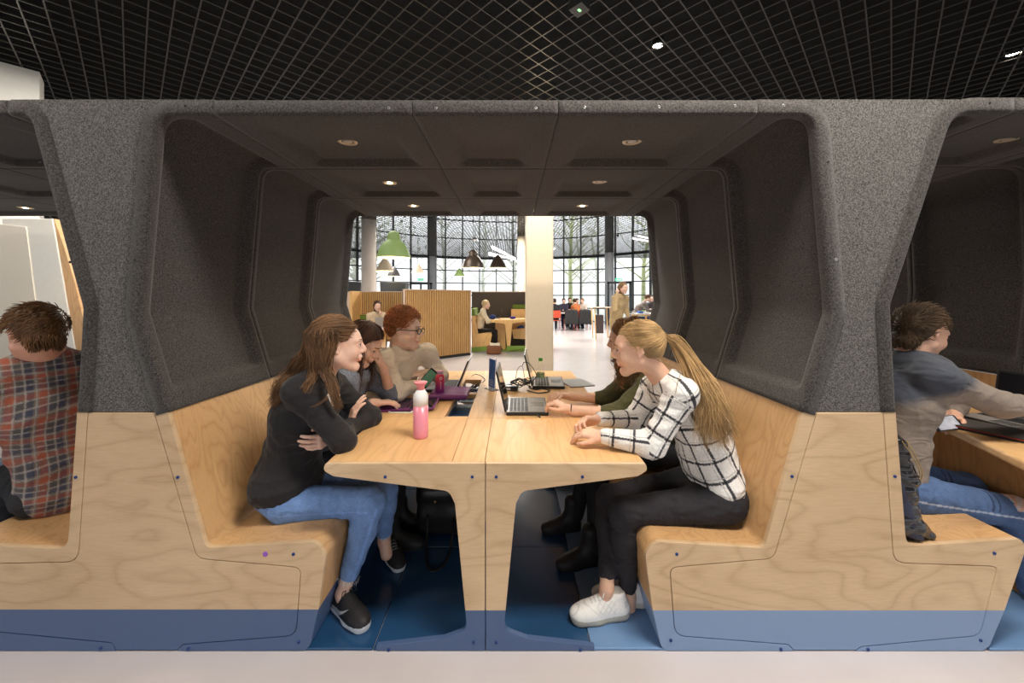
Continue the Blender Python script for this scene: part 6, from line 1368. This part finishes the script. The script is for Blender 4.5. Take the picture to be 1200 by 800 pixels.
# ---------------------------------------------------------------- small background people
def bgperson(x, y, face, label, top, legs, hairc, sit=True, h=1.0, lean=.10, arms='table', skin=SKIN, seat=.46, longhair=0, group=None, ch=0, phone_=False, bald=False):
    f = np.array((math.cos(face), math.sin(face), 0)); s = np.array((-f[1], f[0], 0)); t = person((x, y, 0), label, group); res = .013
    z0 = (seat+.09) if sit else .90*h
    P = np.array((x, y, z0)); Ch = P+f*lean*.7+(0, 0, .36*h); Nb = P+f*lean*1.25+(0, 0, .555*h); SL = Nb+s*.17*h+(0, 0, -.07); SR = Nb-s*.17*h+(0, 0, -.07)
    H = Frame(Nb+f*(.05+lean*.3)+np.array((0, 0, .155*h)), f+np.array((0, 0, -lean*1.2)), (0, 0, 1), h)
    def arm(S_, sg):
        if arms == 'table': E = S_+f*.14+(0, 0, -.24*h); W_ = E+f*.22-s*sg*.08+(0, 0, .04)
        elif arms == 'face' and sg > 0: E = S_+f*.20+(0, 0, -.22*h); W_ = E+f*.02-s*sg*.10+(0, 0, .24)
        elif arms == 'ear' and sg < 0: E = S_+f*.10-s*.10+(0, 0, -.26*h); W_ = S_+f*.06+(0, 0, .10)
        else: E = S_+s*sg*.03+(0, 0, -.28*h); W_ = E+f*.20*(1 if sit else .3)+(0, 0, -.02 if sit else -.22)
        return E, W_
    E1, W1 = arm(SL, 1); E2, W2 = arm(SR, -1)
    hp, hs = head_prims(H, Nb); hd = lambda w, e: [Ell(w+un(w-e)*.06, (.045, .035, .03), None, 0), Cone(w, w+un(w-e)*.13, .022, .012, 0)]
    body(t, [(hp, hs, .009, .012), (hd(W1, E1)+hd(W2, E2)+[Cone(E1*.3+W1*.7, W1, .03, .025, 0), Cone(E2*.3+W2*.7, W2, .03, .025, 0)], (), .011, .02), (torso_prims(P, Ch, Nb, SL, SR, s, .9*h, -.01), (), .022, .03)], skin)
    sculpt('top', torso_prims(P, Ch, Nb+(0, 0, -.01), SL, SR, s, 1.0*h, .01)+arm_prims(SL, E1, W1, (.062, .052, .04))+arm_prims(SR, E2, W2, (.062, .052, .04)), M_cloth, t, (), res, .03, folds(.006, 18, int(x*7) % 9), pal=[top])
    if sit:
        K = [P+f*.46+s*q*.10+(0, 0, -.03) for q in (1, -1)]; A = [k+f*.02+np.array((0, 0, -(k[2]-.09))) for k in K]
    else: K = [P+s*q*.09+f*.04+(0, 0, -.42*h) for q in (1, -1)]; A = [P+s*q*.10-f*.02+(0, 0, -z0+.09) for q in (1, -1)]
    if ch != 2:
        sculpt('trousers', [ECone(P, P+f*.05*sit+(0, 0, -.03), (.165, .115), (.16, .11), s, 0, .04)]+sum([leg_prims(P+s*q*.09+(0, 0, -.03), K[i], A[i], (.085, .065, .05)) for i, q in enumerate((1, -1))], []), M_cloth, t, (), res, .03, pal=[legs])
        for a in A: MB().ell(a+f*.06+(0, 0, -.045), (.05+.08*abs(f[0]), .05+.08*abs(f[1]), .045)).build('shoe', M_plk, t)
    cap = cap_prims(H, thick=.014)+([Cone(H(-.06, 0, .0), H(-.07, 0, -.16), .085, .07, 0, .03)] if longhair else [])
    sculpt('hair', cap, M_hair, t, face_cut(H, r=(.08, .13, .135), fo=.085, up=.045)+([] if longhair else [Ell(H(0, 0, -.10), [.14, .12, .05], H.R(), 0, .01)]), .009, .02, lambda Q: .006*noise3(Q, 40.0), pal=[hairc])
    return t
DK = srgb(36, 34, 36); NV = srgb(40, 48, 74); BR = srgb(70, 48, 34)
bgperson(-3.30, 9.22, -1.05, 'woman with dark hair and a beige cardigan resting her face on her hand far left', srgb(206, 184, 152), DK, srgb(70, 44, 32), arms='face', longhair=1, seat=.44)
bgperson(-.92, YG+.45, .0, 'white-haired person in a cream jumper seated in the green-footed booth', srgb(226, 214, 186), srgb(38, 32, 32), srgb(206, 180, 136), seat=.46, arms='table', h=.98)
# group around the table by the glass
def far(px, Y): return (px-600)*Y/446
M_redch = mat('red_chair', srgb(186, 72, 46), .5)
def chair(x, y, ang, label, m=M_redch, group='chairs by the glass wall'):
    R_ = Matrix.Translation((x, y, 0)) @ Matrix.Rotation(ang, 4, 'Z'); t = thing('chair', (x, y, 0), label, 'chair', group)
    MB().rbox((-.22, -.22, .43), (.22, .22, .46), .05, R_).build('seat', m, t); MB().rbox((-.22, -.235, .56), (.22, -.215, .88), .05, R_, axis=1).build('backrest', m, t)
    for sx in (-1, 1):
        for sy in (-1, 1): MB().tube([R_ @ Vector((.19*sx, .17*sy, .43)), R_ @ Vector((.22*sx, .21*sy, 0))], .012, 6).build('leg', m, t)
        MB().tube([R_ @ Vector((.20*sx, -.20, .43)), R_ @ Vector((.20*sx, -.225, .62))], .012, 6).build('back_post', m, t)
    return t
YT = 16.6
gt = thing('group_table', (far(668, 17.4), 17.4, 0), 'white table with the study group around it by the glass wall', 'table')
MB().rbox((far(650, 17.4), 16.95, .72), (far(694, 17.4), 18.1, .75), .05).build('tabletop', M_white, gt)
for px in (653, 690):
    for y in (17.1, 17.95): MB().tube([(far(px, 17.4), y, .72), (far(px, 17.4), y, 0)], .02, 8).build('leg', M_white, gt)
chair(far(650.5, YT), YT, 0, 'red chair in front of the black-topped student by the column'); chair(far(667, YT), YT, 0, 'red chair under the left one of the two dark coats'); chair(far(682, YT), YT, 0, 'red chair under the right one of the two dark coats', group='chairs by the glass wall')
def coat(px, w, label, c):
    x = far(px, YT); t = thing('coat', (x, YT-.25, .3), label, 'coat', 'coats on the red chairs')
    sculpt('coat_body', [RBox((x, YT-.26, .60), (w, .07, .31), None, .06, 0), RBox((x, YT-.15, .86), (w*.9, .12, .05), None, .04, 0, .05), Cone((x-w*.8, YT-.28, .82), (x-w*.95, YT-.3, .35), .06, .07, 0), Cone((x+w*.8, YT-.28, .82), (x+w*.95, YT-.3, .35), .06, .07, 0)], mat('dark_coat', (.022, .022, .024), .8), t, (), .016, .04, lambda P: .02*noise3(P*np.array((2.4, 1, .5), dtype=np.float32), 7.0))
coat(668.5, .26, 'dark coat hanging over the middle red chair', 0); coat(685, .25, 'dark coat hanging over the right red chair', 0)
bgperson(far(650, 16.85), 16.75, PI/2, 'student in a black top on the red chair beside the column', DK, DK, srgb(60, 40, 30), skin=np.array(srgb(226, 170, 130)))
bgperson(far(660, 18.4), 18.4, -PI/2, 'student in a dark jumper facing us across the group table', srgb(60, 56, 74), NV, BR)
bgperson(far(667, 18.7), 18.7, -PI/2, 'student in a black top at the back of the study group', DK, NV, srgb(90, 56, 34), h=1.05)
bgperson(far(674, 18.5), 18.5, -PI/2+.3, 'student in a white shirt looking down within the study group', srgb(214, 212, 212), NV, srgb(46, 36, 30))
bgperson(far(678.5, 17.0), 16.95, PI/2+.4, 'student in a rust-brown jumper leaning over the group table', srgb(176, 104, 60), NV, srgb(60, 42, 32), lean=.22)
bgperson(far(683.5, 18.2), 18.2, -PI/2-.4, 'blond student in a pale top at the right of the study group', srgb(206, 192, 184), NV, srgb(140, 104, 70))
# bar table and standing person
YH = 13.3
ht = thing('high_table', (far(710, YH), YH, 0), 'high pale table on thin oak legs beside the standing person', 'table'); xa, xb = far(692, YH), far(716, YH)
MB().rbox((xa, YH-.3, 1.08), (xb, YH+.4, 1.11), .05).build('tabletop', mat('pale_top', srgb(226, 206, 184), .4), ht)
for x in (xa+.10, xb-.08):
    for y in (YH-.2, YH+.3): MB().tube([(x, y, 1.08), (x+(.05 if x > 0 else 0), y, 0)], .02, 8).build('leg', M_bg, ht)
db = thing('litter_bin', (far(701, 15.5), 15.5, 0), 'dark brown bin box beneath the high table', 'bin'); MB().box((far(698.5, 15.5), 15.3, 0), (far(706, 15.5), 15.6, .72)).build('bin_body', mat('bin_brown', srgb(64, 50, 48), .6), db, bevel=.01); MB().box((far(699, 15.5), 15.33, .721), (far(705.5, 15.5), 15.57, .74)).build('bin_lid', M_plk, db)
bgperson(far(722, 8.6), 8.6, -1.0, 'standing person with long hair in a long beige coat holding a hand to one ear', srgb(186, 160, 118), srgb(186, 160, 118), srgb(122, 92, 66), sit=False, h=1.03, arms='ear', longhair=1)
lt_ = thing('long_table', (far(765, 12.5), 12.5, 0), 'long white table with oak legs at the right of the standing person', 'table')
MB().rbox((far(740, 12.5), 12.1, .90), (far(800, 12.5), 13.0, .93), .03).build('tabletop', M_white, lt_)
for px in (742, 757, 771): MB().tube([(far(px, 12.3), 12.3, .90), (far(px, 12.3), 12.3, 0)], .03, 8).build('leg', M_bg, lt_)
MB().box((far(740, 12.5), 12.12, .86), (far(800, 12.5), 12.16, .90)).build('apron', M_bg, lt_)
bgperson(far(764, 15), 15.0, -1.9, 'left student in a striped black and white top at the far right table', srgb(70, 66, 70), NV, DK, seat=.6); bgperson(far(769.5, 15.2), 15.3, -2.1, 'right student with dark hair beside the striped-top student', DK, NV, DK, seat=.6)
bgperson(far(742, 14), 14.0, -.4, 'student in a grey top bending over papers near the standing person', srgb(120, 112, 108), NV, srgb(90, 64, 46), seat=.62, lean=.3)
rn = np.random.RandomState(2)
for k, (px, cc, lb) in enumerate(((737, srgb(30, 30, 34), 'black book'), (742, srgb(225, 225, 225), 'white paper stack'), (750, srgb(60, 110, 190), 'blue box'), (757, srgb(232, 232, 230), 'white folded paper'))):
    x = far(px, 12.4); solo('papers' if k % 2 else 'book', MB().rbox((x-.07, 12.3, .931), (x+.07, 12.5, .97+.03*(k == 2)), .01), mat('prop%d' % k, cc, .5), lb+' lying on the long white table', 'book' if k % 2 == 0 else 'papers')
# high-backed lounge chairs by the glass, far left
for i, (px, Y, lb) in enumerate(((407, 13.5, 'dark high-backed lounge chair just left of the round white column'), (460, 14.0, 'dark high-backed lounge chair just right of the round white column'))):
    x = far(px, Y); t = thing('lounge_chair', (x, Y, 0), lb, 'lounge chair', 'lounge chairs by the glass')
    MB().prism(rpoly([(x-.42, .9), (x+.36, .9), (x+.50, 2.0, .06), (x-.48, 2.05, .06)]), Y, Y+.5).build('high_back', mat('chair_dark', (.05, .055, .06), .7), t, bevel=.03); MB().rbox((x-.4, Y-.35, .32), (x+.38, Y+.2, .45), .05).build('seat', mat('chair_dark', (.05, .055, .06), .7), t)
    for sx in (-.3, .3): MB().tube([(x+sx, Y, .9), (x+sx, Y, 0)], .03, 8).build('leg', M_plk, t)
# ---------------------------------------------------------------- pendant lamps
M_lin = mat('lamp_inner', srgb(245, 236, 190), .5, emit=(1, .93, .68), estr=.8)
def pendant(px, ybot, wpx, Y, m, label, style=0):
    c = W(px, ybot, Y); R_ = wpx/2*Y/446; t = thing('pendant_lamp', c, label, 'lamp', 'bell-shaped pendant lamps')
    prof = [(1.0, 0), (1.02, .05), (.98, .12), (.96, .22), (.90, .42), (.78, .68), (.60, .92), (.44, 1.06), (.40, 1.12), (.40, 1.28), (.36, 1.44), (.25, 1.58), (.08, 1.66), (.02, 1.67)] if style == 0 else [(1.0, 0), (1.0, .06), (.92, .22), (.80, .50), (.62, .86), (.40, 1.22), (.22, 1.42), (.10, 1.50), (.02, 1.51)]
    MB().lathe([(a*R_, b*R_) for a, b in prof], c, 40, cap=False).build('shade', m, t)
    MB().lathe([(a*R_*.97, b*R_*.97+.002) for a, b in prof[:7]], c, 32, cap=False).build('inner_shade', M_lin, t)
    MB().tube([c+Vector((0, 0, prof[-1][1]*R_)), (c.x, c.y, HC)], .005, 6).build('cord', M_plk, t)
    MB().ell(c+Vector((0, 0, R_*.35)), (R_*.22,)*3).build('bulb', M_lamp, t)
Mg = mat('lamp_green', srgb(126, 152, 92), .55); Mb = mat('lamp_beige', srgb(196, 180, 156), .6); Mk = mat('lamp_black', srgb(58, 56, 58), .5); Mz = mat('lamp_bronze', srgb(84, 72, 62), .35, metal=.3)
for a in ((461.5, 302, 38, 5.9, Mg, 'large green bell-shaped pendant lamp nearest to the booth', 0), (451, 317.5, 20, 10.6, Mb, 'beige pendant lamp half hidden below the large green one', 1), (449, 323, 13, 15.5, mat('lamp_white', srgb(224, 216, 204), .5), 'pale small pendant lamp behind the beige one', 1), (461.5, 323.5, 15, 13.8, Mk, 'black pendant lamp under the large green one', 1),
          (489.5, 320, 14.5, 14.2, Mb, 'beige pendant lamp hanging alone before the glass', 1), (538.5, 323.5, 12, 16.8, Mg, 'small green pendant lamp far away', 1), (554.5, 314, 26, 8.4, Mz, 'left one of the two dark bronze pendant lamps', 0), (583.5, 314, 20.5, 10.5, Mz, 'right one of the two dark bronze pendant lamps', 1)): pendant(*a)
# linear luminaires
M_tube = mat('tube_light', (1, .97, .93), .4, emit=(1, .97, .92), estr=3.0)
def batten(p, q, Yp, Yq, label, w=.05):
    a = W(p[0], p[1], Yp); b = W(q[0], q[1], Yq); t = thing('linear_luminaire', a, label, 'light', 'slim linear luminaires'); MB().tube([a, b], w, 4).build('housing', M_wht, t); MB().tube([a-Vector((0, 0, w*.7)), b-Vector((0, 0, w*.7))], w*.7, 4).build('diffuser', M_tube, t)
    for v in (a.lerp(b, .15), a.lerp(b, .85)): MB().tube([v, (v.x, v.y, max(HC, v.z+.02))], .006, 5).build('suspension_wire', M_plk, t)
batten((577, 289.5), (604, 302), 13.5, 16.5, 'upper one of two slanting luminaires by the pale column', .05); batten((573, 297), (604, 303), 13.5, 17.0, 'lower one of two slanting luminaires by the pale column', .045)
batten((748, 275), (775, 281), 11.0, 11.8, 'upper slim luminaire at the right edge of the opening', .04); batten((742, 278), (775, 284), 11.6, 12.6, 'lower slim luminaire at the right edge of the opening', .04); batten((646.5, 292), (650, 290), 13, 13.6, 'short luminaire end peeking past the cream column', .04)
solo('wall_light', MB().box((W(611.2, 0, 14.9).x, 14.55, W(0, 302, 14.6).z), (W(613.6, 0, 14.9).x, 14.62, W(0, 289, 14.6).z)), M_tube, 'upright lit strip on the pale column behind', 'light')
# exit signs
M_exit = mat('exit_green', srgb(30, 150, 96), .4, emit=(.10, .62, .36), estr=1.2)
for px, py, Y, lb in ((493, 327.5, 20.5, 'green exit sign above the door left of centre'), (725, 327.5, 19.0, 'green exit sign above the door at the right')):
    c = W(px, py, Y); t = thing('exit_sign', c, lb, 'sign', 'exit signs'); MB().box((c.x-.16, Y-.03, c.z-.07), (c.x+.16, Y+.03, c.z+.07)).build('box', M_exit, t); MB().box((c.x-.10, Y-.034, c.z-.035), (c.x+.02, Y-.031, c.z+.035)).box((c.x+.05, Y-.034, c.z-.045), (c.x+.12, Y-.031, c.z+.045)).build('pictogram', M_wht, t)
for n_, px, Y in ((1, 493, 21.0), (2, 726, 19.6)):
    x = far(px, Y); struct('door_%d' % n_, MB().box((x-.62, Y, 0), (x-.52, Y+.1, 2.25)).box((x+.52, Y, 0), (x+.62, Y+.1, 2.25)).box((x-.62, Y, 2.15), (x+.62, Y+.1, 2.25)).box((x-.04, Y, 0), (x+.04, Y+.1, 2.15)), M_mull)
# ceiling-mounted boxes and lamps
c = W(678, 11, 0) if False else None
def ceil(px, py, z=HC): Y = FL*(z-EYE)/(348.0-py); return Vector(((px-600)*Y/FL, Y, z))
c = ceil(679, 12, HC-.05); t = thing('sensor_box', c, 'small dark box with a green display hanging under the ceiling grid', 'sensor'); Rb = Matrix.Translation(c) @ Matrix.Rotation(PI/4, 4, 'Z')
MB().rbox((-.062, -.062, 0), (.062, .062, .055), .006, Rb).build('housing', mat('box_grey', (.05, .05, .052), .4), t, bevel=.002); MB().box((-.016, -.010, -.002), (.016, .010, -.0002), Rb).build('display', mat('green_led', (.1, .5, .2), .4, emit=(.35, .9, .35), estr=1.2), t)
def gridlamp(px, py, label, r=.045, lit=1, tw=1):
    c = ceil(px, py, HC+.03); t = thing('grid_spotlight', c, label, 'light', 'spotlights in the ceiling grid'); MB().lathe([(r*1.25, .05), (r*1.25, -.012), (r, -.014), (r, -.004)], c, 24).build('housing', M_plk, t); MB().lathe([(r*.98, -.006), (r*.5, -.011), (.001, -.012)], c, 20).build('lamp', mat('lamp_bright', (1, .95, .85), .3, emit=(1, .90, .72), estr=40), t); spot('grid_spot', (c.x, c.y, c.z-.06), 18, (1, .88, .7), 110, .5, .04)
gridlamp(771, 52.5, 'bright spotlight in the ceiling grid right of centre'); gridlamp(1187, 62, 'bright spotlight in the ceiling grid at the right edge')
for px, py, lb in ((554.5, 259, 'small black camera under the far ceiling'), (724, 276, 'small black spotlight under the far ceiling at right')):
    c = W(px, py, 9.5); t = thing('ceiling_camera', c, lb, 'camera'); MB().ell(c, (.03, .03, .035)).build('dome', M_plk, t); MB().tube([c, (c.x, c.y, HC)], .008, 6).build('stem', M_plk, t)
c = W(557, 280.5, 12.5); t = thing('ceiling_projector', c, 'small white projector with a dark top under the far ceiling', 'projector'); MB().rbox((c.x-.08, 12.4, c.z-.04), (c.x+.08, 12.6, c.z), .02).build('body', M_wht, t); MB().rbox((c.x-.07, 12.42, c.z), (c.x+.07, 12.58, c.z+.05), .02).build('mount', M_plk, t); MB().tube([(c.x, 12.5, c.z), (c.x, 12.5, HC)], .01, 6).build('stem', M_plk, t)
# ---------------------------------------------------------------- trees outside
M_bark = mat('overexposed_bark', srgb(226, 228, 216), .9, noise=.2, nscale=5); M_bark2 = mat('mossy_bark', srgb(222, 230, 180), .9, noise=.2, nscale=5); M_leaf = mat('overexposed_leaves', srgb(214, 224, 196), .9)  # bark and leaf colours paled to look overexposed by the daylight
def tree(x, y, h, m, label, seed, leaves=False):
    rn = np.random.RandomState(seed); t = thing('tree', (x, y, 0), label, 'tree', 'bare trees outside the glass'); tr = MB(); br = MB(); tips = []
    tr.tube([(x, y, 0), (x+rn.randn()*.15, y, h*.35), (x+rn.randn()*.3, y, h*.7), (x+rn.randn()*.5, y, h)], [.20, .15, .10, .03], 8); tr.build('trunk', m, t)
    for k in range(34):
        z = h*(.22+.75*rn.rand()); a = rn.rand()*6.28; L_ = (h-z)*.45+.8; p = Vector((x, y, z)); q = p+Vector((math.cos(a)*L_*.5, math.sin(a)*L_*.5, L_*.35)); r_ = q+Vector((math.cos(a+.4)*L_*.5, math.sin(a+.4)*L_*.5, L_*.45*rn.rand()))
        br.tube([p, q, r_], [.05, .03, .01], 5); tips.append(r_)
        for j in range(4): s_ = p.lerp(r_, .3+.2*j); e_ = s_+Vector((rn.randn()*.5, rn.randn()*.5, rn.rand()*.7)); br.tube([s_, e_], [.016, .005], 4)
    br.build('branches', m, t)
    if leaves:
        lf = MB()
        for k in range(900):
            p = tips[rn.randint(len(tips))]+Vector(rn.randn(3)*.7); u = Vector(rn.randn(3)).normalized()*.09; v = Vector(rn.randn(3)).normalized()*.09; lf.add([p-u, p+v, p+u, p-v], [(0, 1, 2, 3)])
        lf.build('foliage', M_leaf, t)
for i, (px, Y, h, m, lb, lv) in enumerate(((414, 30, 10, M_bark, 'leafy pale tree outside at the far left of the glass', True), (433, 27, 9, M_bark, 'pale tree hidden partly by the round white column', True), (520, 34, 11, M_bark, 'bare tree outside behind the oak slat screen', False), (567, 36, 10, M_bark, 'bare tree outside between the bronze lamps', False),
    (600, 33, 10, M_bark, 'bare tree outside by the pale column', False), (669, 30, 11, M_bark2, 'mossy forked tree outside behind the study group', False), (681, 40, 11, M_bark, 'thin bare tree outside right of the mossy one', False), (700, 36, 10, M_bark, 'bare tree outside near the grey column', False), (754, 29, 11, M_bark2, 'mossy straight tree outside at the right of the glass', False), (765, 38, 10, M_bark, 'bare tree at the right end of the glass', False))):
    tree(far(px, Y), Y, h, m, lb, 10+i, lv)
# ============================================================ room lamps and added hall fill lights
area('ceiling_lamp_front', (1.1, .75, 3.75), 1.3, 85, (1, .92, .82), (0, 0, 0), sy=.45)
area('ceiling_lamp_left', (-2.6, .7, 3.75), 1.2, 34, (1, .92, .82), (0, 0, 0), sy=.5)
area('ceiling_lamp_right', (3.6, .7, 3.75), 1.2, 34, (1, .92, .82), (0, 0, 0), sy=.5)
for i, (x, y, e_) in enumerate(((-2.5, 7.0, 70), (2.5, 7.0, 70), (0, 13, 330), (5, 15, 240), (-5, 14, 240), (-3.6, 3.3, 80), (.3, 3.95, 70))):
    area('hall_fill_%d' % i, (x, y, HC-.03), 1.6 if i < 5 else .6, e_, (1, .93, .84))  # unseen area fills added to brighten hall floor, cupboard and cream column
SC.view_settings.exposure = 0.47
